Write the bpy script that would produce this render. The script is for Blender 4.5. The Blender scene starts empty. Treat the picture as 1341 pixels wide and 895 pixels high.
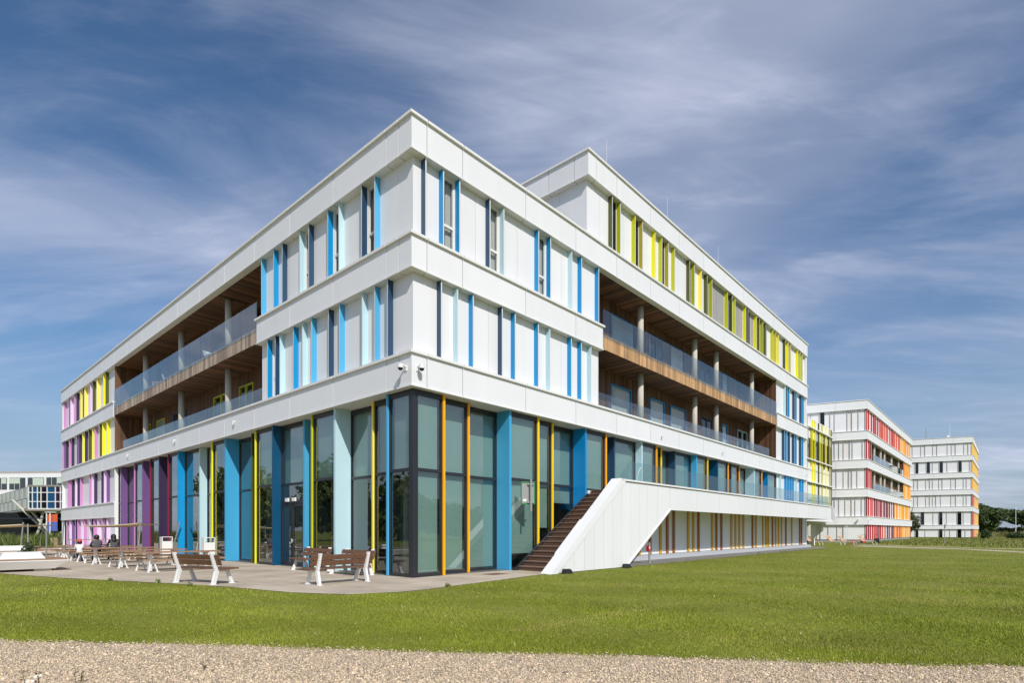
import bpy, bmesh, math, random
import numpy as np
from mathutils import Vector, Matrix

random.seed(7)
rng = np.random.default_rng(11)
scene = bpy.context.scene
COL = scene.collection
rad = math.radians

# ------------------------------------------------------------------ materials
def srgb(r, g, b):
    f = lambda c: (c / 255 / 12.92) if c / 255 <= 0.04045 else ((c / 255 + 0.055) / 1.055) ** 2.4
    return (f(r), f(g), f(b), 1.0)

MATS = {}
def mat(name, col, rough=0.5, metallic=0.0, var=0.0, vscale=3.0, bump=0.0, bscale=60.0, tone=False, spec=0.5, stretch=None):
    """Principled material; `var` mixes a soft noise into the colour, `tone` multiplies a per-piece tone."""
    m = bpy.data.materials.new(name)
    m.use_nodes = True
    nt = m.node_tree
    b = nt.nodes['Principled BSDF']
    b.inputs['Roughness'].default_value = rough
    b.inputs['Metallic'].default_value = metallic
    b.inputs['Specular IOR Level'].default_value = spec
    c = col if len(col) == 4 else (*col, 1)
    b.inputs['Base Color'].default_value = c
    out = None
    if var or bump:
        tc = nt.nodes.new('ShaderNodeTexCoord')
    if var:
        n = nt.nodes.new('ShaderNodeTexNoise')
        n.inputs['Scale'].default_value = vscale
        n.inputs['Detail'].default_value = 6
        n.inputs['Roughness'].default_value = 0.6
        if stretch:
            mp = nt.nodes.new('ShaderNodeMapping'); mp.inputs['Scale'].default_value = stretch
            nt.links.new(tc.outputs['Object'], mp.inputs['Vector']); nt.links.new(mp.outputs[0], n.inputs['Vector'])
        else: nt.links.new(tc.outputs['Object'], n.inputs['Vector'])
        mx = nt.nodes.new('ShaderNodeMix'); mx.data_type = 'RGBA'
        mx.inputs['A'].default_value = tuple(x * (1 - var) for x in c[:3]) + (1,)
        mx.inputs['B'].default_value = tuple(min(1, x * (1 + var)) for x in c[:3]) + (1,)
        nt.links.new(n.outputs['Fac'], mx.inputs['Factor'])
        out = mx.outputs['Result']
    if tone:
        at = nt.nodes.new('ShaderNodeAttribute'); at.attribute_name = 'tone'
        m2 = nt.nodes.new('ShaderNodeMix'); m2.data_type = 'RGBA'; m2.blend_type = 'MULTIPLY'
        m2.inputs['Factor'].default_value = 1
        if out: nt.links.new(out, m2.inputs['A'])
        else: m2.inputs['A'].default_value = c
        nt.links.new(at.outputs['Color'], m2.inputs['B'])
        out = m2.outputs['Result']
    if out: nt.links.new(out, b.inputs['Base Color'])
    if bump:
        n2 = nt.nodes.new('ShaderNodeTexNoise')
        n2.inputs['Scale'].default_value = bscale; n2.inputs['Detail'].default_value = 4
        nt.links.new(tc.outputs['Object'], n2.inputs['Vector'])
        bp = nt.nodes.new('ShaderNodeBump'); bp.inputs['Strength'].default_value = bump
        bp.inputs['Distance'].default_value = 0.02
        nt.links.new(n2.outputs['Fac'], bp.inputs['Height'])
        nt.links.new(bp.outputs['Normal'], b.inputs['Normal'])
    MATS[name] = m
    return m

def glass_mat(name, tint, refl=1.6, base=0.03):
    m = bpy.data.materials.new(name); m.use_nodes = True
    nt = m.node_tree
    for n in list(nt.nodes): nt.nodes.remove(n)
    out = nt.nodes.new('ShaderNodeOutputMaterial')
    tr = nt.nodes.new('ShaderNodeBsdfTransparent'); tr.inputs['Color'].default_value = (*tint, 1)
    gl = nt.nodes.new('ShaderNodeBsdfGlossy'); gl.inputs['Roughness'].default_value = 0.0
    gl.inputs['Color'].default_value = (0.92, 0.96, 0.95, 1)
    tc = nt.nodes.new('ShaderNodeTexCoord')
    nz = nt.nodes.new('ShaderNodeTexNoise'); nz.inputs['Scale'].default_value = 0.6; nz.inputs['Detail'].default_value = 0
    nt.links.new(tc.outputs['Object'], nz.inputs['Vector'])
    bp = nt.nodes.new('ShaderNodeBump'); bp.inputs['Strength'].default_value = 0.006; bp.inputs['Distance'].default_value = 0.1
    nt.links.new(nz.outputs['Fac'], bp.inputs['Height'])
    nt.links.new(bp.outputs['Normal'], gl.inputs['Normal'])
    fr = nt.nodes.new('ShaderNodeFresnel'); fr.inputs['IOR'].default_value = 1.5
    ma = nt.nodes.new('ShaderNodeMath'); ma.operation = 'MULTIPLY_ADD'; ma.use_clamp = True
    ma.inputs[1].default_value = refl; ma.inputs[2].default_value = base
    nt.links.new(fr.outputs['Fac'], ma.inputs[0])
    # only the outward side of each face mirrors; the far face of the thin pane lets the ray out
    gm = nt.nodes.new('ShaderNodeNewGeometry')
    inv = nt.nodes.new('ShaderNodeMath'); inv.operation = 'SUBTRACT'; inv.inputs[0].default_value = 1.0
    nt.links.new(gm.outputs['Backfacing'], inv.inputs[1])
    mb = nt.nodes.new('ShaderNodeMath'); mb.operation = 'MULTIPLY'
    nt.links.new(ma.outputs[0], mb.inputs[0]); nt.links.new(inv.outputs[0], mb.inputs[1])
    mx = nt.nodes.new('ShaderNodeMixShader')
    nt.links.new(mb.outputs[0], mx.inputs['Fac'])
    nt.links.new(tr.outputs['BSDF'], mx.inputs[1]); nt.links.new(gl.outputs['BSDF'], mx.inputs[2])
    nt.links.new(mx.outputs['Shader'], out.inputs['Surface'])
    MATS[name] = m
    return m

WHITE = mat('white_cladding', (0.76, 0.765, 0.78), 0.42, var=0.05, vscale=1.6, tone=True, stretch=(1, 1, .14))
BACK = mat('joint_backing', (0.30, 0.31, 0.33), 0.7)
LIP = mat('white_metal_trim', (0.74, 0.74, 0.72), 0.4)
SOFFIT = mat('soffit_panel', (0.70, 0.69, 0.66), 0.6)
EDGE = mat('fin_front_edge', (0.62, 0.64, 0.65), 0.4)
FRAME = mat('anthracite_frame', (0.022, 0.024, 0.03), 0.4)
WFRAME = mat('white_window_frame', (0.74, 0.72, 0.68), 0.4)
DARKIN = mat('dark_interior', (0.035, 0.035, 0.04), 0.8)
ROOMWALL = mat('room_wall', (0.34, 0.34, 0.32), 0.8, var=0.3, vscale=0.6)
ROOMFLOOR = mat('room_floor', (0.14, 0.13, 0.12), 0.35, var=0.1)
CEIL = mat('room_ceiling', (0.35, 0.35, 0.35), 0.8)
BLIND = mat('roller_blind', (0.33, 0.41, 0.395), 0.75, var=0.06, vscale=1.2, bump=0.25, bscale=2.2)
CURTAIN = mat('curtain_fabric', (0.66, 0.64, 0.62), 0.8, var=0.1, vscale=5)
GREYBLIND = mat('grey_screen_blind', (0.33, 0.32, 0.31), 0.7, var=0.05)
ROOF = mat('roof_membrane', (0.28, 0.28, 0.28), 0.8)
CONC = mat('column_concrete', (0.50, 0.47, 0.41), 0.75, var=0.1, vscale=2.5, bump=0.15)
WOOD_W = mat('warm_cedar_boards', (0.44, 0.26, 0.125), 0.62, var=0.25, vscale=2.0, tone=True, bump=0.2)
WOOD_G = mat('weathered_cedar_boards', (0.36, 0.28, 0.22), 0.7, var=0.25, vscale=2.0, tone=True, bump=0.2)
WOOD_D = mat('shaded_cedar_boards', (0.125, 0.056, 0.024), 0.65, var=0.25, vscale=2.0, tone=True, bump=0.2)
STEP = mat('brown_step_decking', (0.115, 0.064, 0.043), 0.6, var=0.2, vscale=4)
STEPNOSE = mat('step_nosing', (0.22, 0.145, 0.11), 0.5)
GLASS = glass_mat('clear_facade_glass', (0.83, 0.90, 0.88), 2.3, 0.05)
RGLASS = glass_mat('balustrade_glass', (0.86, 0.90, 0.90), 1.5, 0.06)
WGLASS = glass_mat('window_glass', (0.88, 0.9, 0.9), 0.9, 0.02)
BENCHWOOD = mat('dark_bench_wood', (0.13, 0.062, 0.034), 0.55, var=0.45, vscale=9, tone=True, bump=0.2)
TABLEWOOD = mat('tan_table_wood', (0.30, 0.18, 0.10), 0.6, var=0.3, vscale=8, tone=True)
STEEL_W = mat('white_powder_coated_steel', (0.78, 0.78, 0.77), 0.35)
GALV = mat('galvanised_steel', (0.42, 0.43, 0.43), 0.4, metallic=0.6)
SAILM = mat('beige_sail_cloth', (0.62, 0.50, 0.31), 0.8)
BLACK = mat('black_plastic', (0.012, 0.012, 0.013), 0.45)
REDP = mat('red_paint', (0.55, 0.03, 0.03), 0.4)
GREENP = mat('green_paint', (0.02, 0.22, 0.06), 0.4)
PLATE = mat('grey_sign_plate', (0.30, 0.30, 0.30), 0.5)

FINC = {
    'B': (0, 142, 202), 'l': (76, 166, 212), 'N': (34, 68, 98), 'P': (184, 216, 226),
    'T': (0, 72, 108), 'A': (64, 160, 206), 'C': (0, 132, 200),
    'o': (78, 82, 18), 'm': (190, 194, 16), 'e': (196, 180, 62), 'y': (232, 226, 22), 'z': (252, 232, 92),
    'd': (58, 44, 74), 'k': (190, 132, 182), 'u': (112, 78, 132), 'q': (218, 190, 226),
    'O': (252, 172, 0), 'Y': (254, 212, 26), 'br': (156, 92, 14), 'g': (204, 160, 20),
    'R': (186, 14, 36), 'W': (128, 24, 52), 'S': (216, 84, 76), 'F': (246, 150, 30), 'H': (250, 188, 60), 'I': (250, 214, 150),
    'V': (110, 38, 48), 'D': (66, 42, 78), 'G': (128, 116, 128), 'X': (254, 196, 20),
}
FM = {k: mat('painted_fin_' + {'B': 'azure', 'l': 'light_blue', 'N': 'navy', 'P': 'pale_blue', 'T': 'teal', 'A': 'sky_blue', 'C': 'cerulean',
      'o': 'olive', 'm': 'lime', 'e': 'mustard', 'y': 'yellow', 'z': 'pale_yellow', 'd': 'dark_purple', 'k': 'pink', 'u': 'purple',
      'q': 'pale_pink', 'O': 'orange', 'Y': 'golden', 'br': 'brown', 'g': 'ochre', 'R': 'red', 'W': 'wine', 'S': 'salmon', 'F': 'amber',
      'H': 'honey', 'I': 'cream', 'V': 'dark_red', 'D': 'aubergine', 'G': 'mauve_grey', 'X': 'sunflower'}[k], srgb(*v), 0.38) for k, v in FINC.items()}
COLNAME = {'B': 'azure blue', 'l': 'light blue', 'N': 'navy', 'P': 'pale blue'}

# ------------------------------------------------------------------ mesh helpers
class MB:
    """collects polygons (with material slots and tones) and links them as one mesh object"""
    def __init__(s):
        s.v = []; s.f = []; s.m = []; s.t = []
    def poly(s, pts, mi=0, tone=1.0):
        n = len(s.v); s.v += [tuple(p) for p in pts]
        s.f.append(tuple(range(n, n + len(pts)))); s.m.append(mi); s.t.append(tone)
    def hexa(s, p, mi=0, tone=1.0, front=None):
        """p: 8 points, bottom ring 0-3, top ring 4-7"""
        n = len(s.v); s.v += [tuple(q) for q in p]
        fs = [(3, 2, 1, 0), (4, 5, 6, 7), (0, 1, 5, 4), (1, 2, 6, 5), (2, 3, 7, 6), (3, 0, 4, 7)]
        for i, q in enumerate(fs):
            s.f.append(tuple(n + k for k in q)); s.m.append(front if (front is not None and i == 2) else mi); s.t.append(tone)
    def box(s, c, d, mi=0, tone=1.0, rz=0.0, rx=0.0):
        M = Matrix.Translation(c) @ Matrix.Rotation(rz, 4, 'Z') @ Matrix.Rotation(rx, 4, 'X')
        x, y, z = d[0] / 2, d[1] / 2, d[2] / 2
        s.hexa([M @ Vector(q) for q in ((-x, -y, -z), (x, -y, -z), (x, y, -z), (-x, y, -z), (-x, -y, z), (x, -y, z), (x, y, z), (-x, y, z))], mi, tone)
    def tube(s, pts, r, n=8, mi=0, r1=None):
        pts = [Vector(p) for p in pts]
        rings = []
        for i, p in enumerate(pts):
            if i == 0: t = pts[1] - p
            elif i == len(pts) - 1: t = p - pts[i - 1]
            else: t = pts[i + 1] - pts[i - 1]
            t.normalize()
            a = Vector((0, 0, 1)) if abs(t.z) < 0.9 else Vector((1, 0, 0))
            u = t.cross(a).normalized(); w = t.cross(u)
            rr = r if r1 is None else r + (r1 - r) * i / (len(pts) - 1)
            base = len(s.v)
            for k in range(n):
                an = 2 * math.pi * k / n
                s.v.append(tuple(p + (u * math.cos(an) + w * math.sin(an)) * rr))
            rings.append(base)
        for a, b in zip(rings, rings[1:]):
            for k in range(n):
                s.f.append((a + k, a + (k + 1) % n, b + (k + 1) % n, b + k)); s.m.append(mi); s.t.append(1.0)
        s.f.append(tuple(rings[0] + k for k in range(n))[::-1]); s.m.append(mi); s.t.append(1.0)
        s.f.append(tuple(rings[-1] + k for k in range(n))); s.m.append(mi); s.t.append(1.0)
    def prism(s, prof, f, mi=0, tone=1.0):
        """prof: 2D outline; f(a,b,side) maps it to 3D for side 0 and 1"""
        n = len(prof); b = len(s.v)
        s.v += [tuple(f(a, c, 0)) for a, c in prof] + [tuple(f(a, c, 1)) for a, c in prof]
        s.f.append(tuple(b + k for k in range(n))); s.f.append(tuple(b + n + k for k in range(n))[::-1])
        for k in range(n):
            k2 = (k + 1) % n
            s.f.append((b + k, b + n + k, b + n + k2, b + k2))
        s.m += [mi] * (n + 2); s.t += [tone] * (n + 2)
    def build(s, name, mats, parent=None, smooth=False, bevel=0.0):
        me = bpy.data.meshes.new(name)
        me.from_pydata(s.v, [], s.f)
        mats = mats if isinstance(mats, (list, tuple)) else [mats]
        for m in mats: me.materials.append(m)
        me.polygons.foreach_set('material_index', s.m)
        ca = me.color_attributes.new('tone', 'FLOAT_COLOR', 'CORNER')
        arr = np.ones((len(me.loops), 4), np.float32)
        ls = np.array([p.loop_total for p in me.polygons]); arr[:, :3] = np.repeat(np.array(s.t, np.float32), ls)[:, None]
        ca.data.foreach_set('color', arr.ravel())
        bm = bmesh.new(); bm.from_mesh(me); bmesh.ops.recalc_face_normals(bm, faces=bm.faces); bm.to_mesh(me); bm.free()
        if smooth: me.polygons.foreach_set('use_smooth', [True] * len(me.polygons))
        o = bpy.data.objects.new(name, me); COL.objects.link(o)
        if parent: o.parent = parent
        if bevel:
            md = o.modifiers.new('bevel', 'BEVEL'); md.width = bevel; md.segments = 2; md.limit_method = 'ANGLE'
        return o

def tag(o, label=None, cat=None, group=None, kind=None):
    if label: o['label'] = label
    if cat: o['category'] = cat
    if group: o['group'] = group
    if kind: o['kind'] = kind
    return o

def empty(name, loc, rz=0.0, label=None, cat=None, group=None):
    o = bpy.data.objects.new(name, None); COL.objects.link(o)
    o.location = loc; o.rotation_euler = (0, 0, rz); o.empty_display_size = 0.3
    return tag(o, label, cat, group)

def copy_tree(o, parent=None):
    c = o.copy(); COL.objects.link(c); c.parent = parent
    for ch in [x for x in bpy.data.objects if x.parent == o]:
        copy_tree(ch, c)
    return c

class Face:
    """a facade: s runs along it, d goes inward, z up (in the building's own frame)"""
    def __init__(f, o, s, n):
        f.o = Vector((o[0], o[1], 0)); f.s = Vector((s[0], s[1], 0)); f.n = Vector((n[0], n[1], 0))
    def p(f, s, d, z): return f.o + f.s * s + f.n * d + Vector((0, 0, z))
    def box(f, mb, s0, s1, d0, d1, z0, z1, mi=0, tone=1.0, front=None):
        mb.hexa([f.p(s0, d0, z0), f.p(s1, d0, z0), f.p(s1, d1, z0), f.p(s0, d1, z0),
                 f.p(s0, d0, z1), f.p(s1, d0, z1), f.p(s1, d1, z1), f.p(s0, d1, z1)], mi, tone, front)

GAP = 0.015
PT = random.Random(99)
def seg_cut(s0, s1, joints):
    xs = [s0] + sorted(j for j in joints if s0 + 0.15 < j < s1 - 0.15) + [s1]
    return list(zip(xs, xs[1:]))

def band(face, parent, s0, s1, z0, z1, joints, back=0.78, capout=0.075, lip=True, d0=0.0):
    m = MB()
    segs = seg_cut(s0, s1, joints)
    for i, (a, b) in enumerate(segs):
        a2 = a + (GAP if i else 0); b2 = b - (GAP if i < len(segs) - 1 else 0)
        face.box(m, a2, b2, d0, d0 + 0.035, z0 + (0.045 if lip else 0), z1 - 0.085, 0, PT.uniform(.955, 1.0))
        ca = 0.302 if (i == 0 and 0 < s0 < .3) else a2 - (capout if (i == 0 and s0 == 0) else 0)
        face.box(m, ca, b2 + (capout if i == len(segs) - 1 else 0), d0 - capout, d0 + 0.30, z1 - 0.085, z1, 2)
        la = 0.282 if (i == 0 and 0 < s0 < .3) else a2 - (0.035 if (i == 0 and s0 == 0) else 0)
        if lip: face.box(m, la, b2 + (0.04 if i == len(segs) - 1 else 0), d0 - 0.035, d0 + 0.28, z0, z0 + 0.045, 2)
    e0 = 0.04 if s0 == 0 else 0.785 - s0 if s0 < .3 else 0.004
    face.box(m, s0 + e0, s1 - 0.004, d0 + 0.04, d0 + back, z0 + 0.05, z1 - 0.09, 1)
    return m.build('white_band', [WHITE, BACK, LIP], parent)

def strip(face, parent, s0, s1, z0, z1, joints, windows=(), screens=(), d=0.25):
    """recessed cladding between two bands, left open where there is a window"""
    ops = sorted([(a, b) for a, b in windows] + [(a, b) for a, b in screens])
    cur = s0; runs = []
    for a, b in ops:
        runs.append((cur, a)); cur = b
    runs.append((cur, s1))
    for a, b in runs:
        if b - a < 0.02: continue
        m = MB()
        sg = seg_cut(a, b, joints)
        for i, (p, q) in enumerate(sg):
            face.box(m, p + (0.006 if i else 0), q - (0.006 if i < len(sg) - 1 else 0), d, d + 0.04, z0 + 0.002, z1 - 0.002, 0, PT.uniform(.95, 1.0))
        face.box(m, a + 0.003, b - 0.003, d + 0.045, d + 0.2, z0 + 0.004, z1 - 0.004, 1)
        m.build('cladding', [WHITE, BACK], parent)

def window(face, parent, s0, s1, z0, z1, d=0.27, rail=0.36, curtain=True, frame=WFRAME, dark=False):
    m = MB(); w = 0.07
    face.box(m, s0, s0 + w, d, d + 0.08, z0, z1)
    face.box(m, s1 - w, s1, d, d + 0.08, z0, z1)
    face.box(m, s0 + w, s1 - w, d + 0.002, d + 0.078, z1 - w * 1.6, z1)
    face.box(m, s0 + w, s1 - w, d + 0.002, d + 0.078, z0, z0 + w)
    if rail:
        zr = z0 + (z1 - z0) * rail
        face.box(m, s0 + w, s1 - w, d + 0.002, d + 0.078, zr - 0.045, zr + 0.045)
    o = m.build('window', [FRAME if dark else frame], parent)
    g = MB(); face.box(g, s0 + w - 0.01, s1 - w + 0.01, d + 0.035, d + 0.05, z0 + w - 0.01, z1 - w * 1.6 + 0.01)
    g.build('pane', [WGLASS], o)
    if curtain:
        c = MB(); ww = (s1 - s0) * random.uniform(0.3, 0.55)
        zb = z0 + 0.05 if random.random() < .5 else z0 + (z1 - z0) * rail
        n = 8
        for k in range(n):
            a = s1 - 0.02 - ww * (k + 1) / n; b = s1 - 0.02 - ww * k / n
            face.box(c, a, b, d + 0.16 + 0.02 * (k % 2), d + 0.19 + 0.02 * (k % 2), zb, z1 - 0.05)
        c.build('curtain', [CURTAIN], o)
    return o

FIN_COUNT = {}
def fin(face, parent, s, z0, z1, code, d0=0.04, d1=0.25, w=0.05, rest=None):
    """one coloured blade; past 100 on one building the smaller ones go into a shared mesh"""
    k = parent.name if parent else ''
    n = FIN_COUNT.get(k, 0)
    m = MB(); face.box(m, s - w / 2, s + w / 2, d0, d1, z0 + 0.003, z1 - 0.003, 0, 1, front=1)
    if n < 100:
        FIN_COUNT[k] = n + 1
        return m.build('fin', [FM[code], EDGE], parent)
    REST.setdefault(k, []).append((face, s - w / 2, s + w / 2, d0, d1, z0 + 0.003, z1 - 0.003, code))
REST = {}
def flush_rest(parent):
    lst = REST.pop(parent.name, None)
    if not lst: return
    codes = sorted({x[-1] for x in lst}); m = MB()
    for (face, a, b, c, d, e, f, code) in lst:
        face.box(m, a, b, c, d, e, f, codes.index(code), 1, front=len(codes))
    tag(m.build('fin', [FM[c] for c in codes] + [EDGE], parent), kind='stuff')

# ------------------------------------------------------------------ the main building
TH = math.atan2(734.5, 659.5)
R = Vector((math.cos(TH), math.sin(TH), 0)); L = Vector((-math.sin(TH), math.cos(TH), 0))
C0 = Vector((-3.1014, 17.3231, 0))
def W(u, v, z=0.0): return C0 + R * u + L * v + Vector((0, 0, z))     # building grid -> world

main = empty('main_building', C0, 0, 'large white four and five storey building with blue fins and timber balconies', 'building')
FR = Face((0, 0), (R.x, R.y), (L.x, L.y))          # right facade
FL = Face((0, 0), (L.x, L.y), (R.x, R.y))          # left facade
F5 = Face((R.x * 9.63, R.y * 9.63), (L.x, L.y), (R.x, R.y))   # left side of the top storey
F5R = Face((R.x * 9.63, R.y * 9.63), (R.x, R.y), (L.x, L.y))
LEN_R, LEN_L = 44.3, 52.3
jr = [0.61 + 0.0] + [2.15 + 3.275 * k for k in range(15)]
jl = [0.64, 1.29] + [4.57 + 3.275 * k for k in range(16)]
# bands
band(FR, main, 0.0, LEN_R, 13.34, 14.49, jr)
band(FL, main, 0.036, LEN_L, 13.34, 14.49, jl)
band(FR, main, 0.0, 10.80, 9.67, 10.78, jr)
band(FR, main, 35.74, LEN_R, 9.67, 10.78, jr)
band(FL, main, 0.036, 10.89, 9.67, 10.78, jl)
band(FL, main, 34.24, LEN_L, 9.67, 10.78, jl)
band(FR, main, 0.0, LEN_R, 5.99, 7.10, jr)
band(FL, main, 0.036, LEN_L, 5.99, 7.10, jl)
band(FL, main, 33.95, LEN_L, 2.45, 3.57, jl)
band(F5R, main, 0.0, LEN_R - 9.63, 17.07, 18.22, [0.62, 2.35] + [5.62 + 3.275 * k for k in range(9)])
band(F5, main, 0.036, 16.0, 17.07, 18.22, [0.75, 2.2, 5.47, 8.7, 12])

# strips, windows, fins
R4 = [(0.6, 'N'), (1.34, 'B'), (2.06, 'B'), (3.52, 'N'), (4.25, 'P'), (6.26, 'B'), (7.02, 'B'), (8.47, 'P'), (9.19, 'B'), (10.52, 'B')]
R3 = [(1.25, 'N'), (1.96, 'P'), (2.69, 'B'), (4.16, 'N'), (4.87, 'B'), (6.24, 'B'), (6.97, 'P'), (8.44, 'B'), (9.17, 'B'), (9.9, 'P')]
L4 = [(2.03, 'l'), (2.8, 'N'), (4.25, 'P'), (5.01, 'B'), (6.41, 'N'), (7.13, 'P'), (8.58, 'N'), (9.35, 'B'), (10.5, 'l')]
L3 = [(1.31, 'N'), (2.03, 'l'), (2.77, 'P'), (4.21, 'l'), (4.96, 'N'), (6.2, 'l'), (6.91, 'P'), (7.63, 'B'), (8.8, 'P'), (9.21, 'N'), (9.92, 'B')]
R5 = [(11.66, 'o'), (12.38, 'm'), (13.78, 'm'), (14.5, 'e'), (15.82, 'y'), (16.58, 'm'), (17.3, 'e'), (18.07, 'm'), (19.97, 'o'), (20.62, 'm'), (21.61, 'z'), (22.42, 'o'), (23.17, 'm'), (25.65, 'm'), (26.44, 'o'), (27.0, 'm'), (28.99, 'y'), (29.41, 'o'), (31.16, 'y'), (31.76, 'o'), (32.54, 'm'), (33.19, 'o'), (34.87, 'm'), (35.54, 'e'), (36.26, 'y'), (37.95, 'o'), (38.77, 'y'), (39.4, 'e'), (41.53, 'y'), (42.17, 'm'), (42.89, 'm')]
E4 = [(38.07, 'P'), (38.44, 'N'), (39.08, 'B'), (40.57, 'N'), (41.14, 'B'), (42.66, 'N'), (43.3, 'B')]
E3 = [(37.71, 'N'), (38.36, 'B'), (39.23, 'N'), (40.43, 'N'), (41.14, 'B'), (42.52, 'N'), (43.18, 'B')]
E2 = [(36.82, 'P'), (38.36, 'B'), (38.98, 'B'), (39.72, 'B'), (40.33, 'B'), (41.21, 'P'), (42.56, 'B'), (43.23, 'B')]
F4 = [(36.58, 'o'), (37.24, 'y'), (39.19, 'z'), (40.52, 'o'), (41.31, 'q'), (43.26, 'z'), (43.88, 'u'), (44.7, 'y'), (46.24, 'd'), (47.0, 'k'), (48.58, 'q'), (49.07, 'u'), (51.4, 'k'), (52.07, 'd')]
F3 = [(36.23, 'y'), (37.55, 'y'), (38.26, 'o'), (39.88, 'k'), (40.64, 'y'), (41.85, 'o'), (43.13, 'd'), (43.96, 'y'), (45.26, 'd'), (46.06, 'u'), (48.14, 'd'), (49.07, 'k'), (50.51, 'd'), (51.23, 'u'), (51.94, 'k')]
F2 = [(36.28, 'u'), (37.04, 'q'), (37.8, 'd'), (40.03, 'd'), (40.84, 'q'), (41.62, 'k'), (44.84, 'k'), (45.83, 'd'), (46.71, 'q'), (48.02, 'd'), (48.92, 'k'), (49.64, 'k')]
F1 = [(36.28, 'q'), (36.87, 'u'), (37.55, 'k'), (38.98, 'q'), (40.2, 'k'), (40.84, 'd'), (41.72, 'q'), (43.47, 'k'), (44.34, 'q'), (45.83, 'k'), (46.5, 'd'), (47.96, 'u'), (48.92, 'q'), (50.25, 'k'), (50.94, 'd')]
Z4, Z3 = (10.78, 13.34), (7.10, 9.67)
wR4 = [(1.40, 2.02), (3.58, 4.2), (6.33, 6.97)]
wL4 = [(6.45, 7.08), (4.31, 4.96), (2.09, 2.75)]
wL3 = [(9.26, 9.87)]
wR5 = [(11.72, 12.33), (13.84, 14.45), (16.64, 17.25), (20.02, 20.58), (22.47, 23.12), (25.70, 26.40), (29.45, 30.40), (31.80, 32.5), (33.24, 34.0)]
sR5 = [(23.21, 25.6), (27.05, 28.94), (30.44, 31.12)]
strip(FR, main, 0.25, 10.80, *Z4, [3.0, 5.22, 7.98, 0.6, 4.25, 8.47, 9.19], wR4)
strip(FR, main, 0.25, 10.80, *Z3, [1.25, 1.96, 2.69, 3.64, 4.87, 6.24, 7.98, 9.17])
strip(FL, main, 0.29, 10.89, *Z4, [0.99, 3.47, 7.75, 8.58, 9.35], wL4)
strip(FL, main, 0.29, 10.89, *Z3, [1.31, 3.47, 4.96, 6.2, 7.63, 8.8], wL3)
strip(FR, main, 9.88, LEN_R, 14.49, 17.07, [10.9, 13.0, 15.82, 19.0, 21.6, 34.87, 37.2, 40.5], wR5, sR5)
strip(F5, main, 0.29, 3.6, 14.49, 17.07, [1.75])
strip(F5, main, 4.6, 16, 14.49, 17.07, [6.5, 9.0])
strip(FR, main, 35.74, LEN_R, *Z4, [36.9, 39.9, 41.9])
strip(FR, main, 35.74, LEN_R, *Z3, [36.9, 39.9, 41.9])
strip(FR, main, 36.4, LEN_R, 3.34, 5.99, [38, 39.9, 41.9])
strip(FL, main, 34.24, LEN_L, *Z4, [35.4, 38.2, 42.2, 45.5, 50])
strip(FL, main, 34.24, LEN_L, *Z3, [35.4, 38.9, 42.5, 46.9, 50])
strip(FL, main, 33.95, LEN_L, 3.57, 5.99, [35.0, 38.9, 43.2, 47, 51])
strip(FL, main, 33.95, LEN_L, 0.02, 2.45, [35.0, 38.2, 43.2, 47, 51])
m = MB(); FL.box(m, 33.9, 34.06, 0.02, 0.30, 0.0, 5.98); m.build('white_end_post', [WHITE], main)
for (a, b) in wR4: window(FR, main, a, b, *Z4)
for (a, b) in wL4: window(FL, main, a, b, *Z4)
for (a, b) in wL3: window(FL, main, a, b, *Z3)
for (a, b) in wR5: window(FR, main, a, b, 14.49, 17.07, curtain=False, rail=0, dark=True)
window(F5, main, 3.62, 4.58, 14.49, 17.07, curtain=False, rail=0, dark=True)
for (a, b) in sR5:
    m = MB()
    n = 2 if b - a > 1.2 else 1
    for k in range(n):
        p, q = a + (b - a) * k / n, a + (b - a) * (k + 1) / n
        for j in range(12):
            z = 14.50 + 2.55 * j / 12
            FR.box(m, p + 0.015, q - 0.015, 0.27, 0.29, z, z + 2.55 / 12 - 0.006)
    m.build('screen_blind', [GREYBLIND], main)
for lst, face, z in ((R4, FR, Z4), (R3, FR, Z3), (L4, FL, Z4), (L3, FL, Z3), (R5, FR, (14.49, 17.07)), (E4, FR, Z4), (E3, FR, Z3), (E2, FR, (3.34, 5.99)),
                     (F4, FL, Z4), (F3, FL, Z3), (F2, FL, (3.57, 5.99)), (F1, FL, (0.02, 2.45))):
    for s, c in lst: fin(face, main, s, *z, c)
fin(F5, main, 3.58, 14.49, 17.07, 'z')
flush_rest(main)

# dark rooms behind the windows (one lining per facade) and floors, roofs, rear walls
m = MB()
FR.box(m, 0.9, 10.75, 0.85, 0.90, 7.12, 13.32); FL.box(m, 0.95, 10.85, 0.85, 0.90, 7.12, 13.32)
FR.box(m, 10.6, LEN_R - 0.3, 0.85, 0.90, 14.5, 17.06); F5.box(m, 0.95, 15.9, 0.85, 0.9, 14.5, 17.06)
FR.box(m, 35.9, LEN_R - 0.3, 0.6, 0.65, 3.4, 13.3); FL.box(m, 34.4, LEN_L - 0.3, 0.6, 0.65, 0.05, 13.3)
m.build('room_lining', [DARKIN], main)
m = MB()
FR.box(m, 0.79, LEN_R - 0.1, 0.79, 15.8, 13.5, 14.1); FL.box(m, 15.81, LEN_L - 0.1, 0.79, 14.8, 13.5, 14.1)
FR.box(m, 10.5, LEN_R - 0.1, 0.79, 15.8, 17.3, 17.9)
m.build('roof', [ROOF], main)
m = MB()
FR.box(m, LEN_R - 0.3, LEN_R - 0.02, 0.05, 15.9, 0.0, 18.1); FL.box(m, LEN_L - 0.3, LEN_L - 0.02, 0.05, 14.9, 0, 14.3)
FR.box(m, 15.0, LEN_R - 0.31, 15.9, 16.1, 0, 18.1); FL.box(m, 16.11, LEN_L - 0.02, 14.91, 15.1, 0, 14.3)
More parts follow.
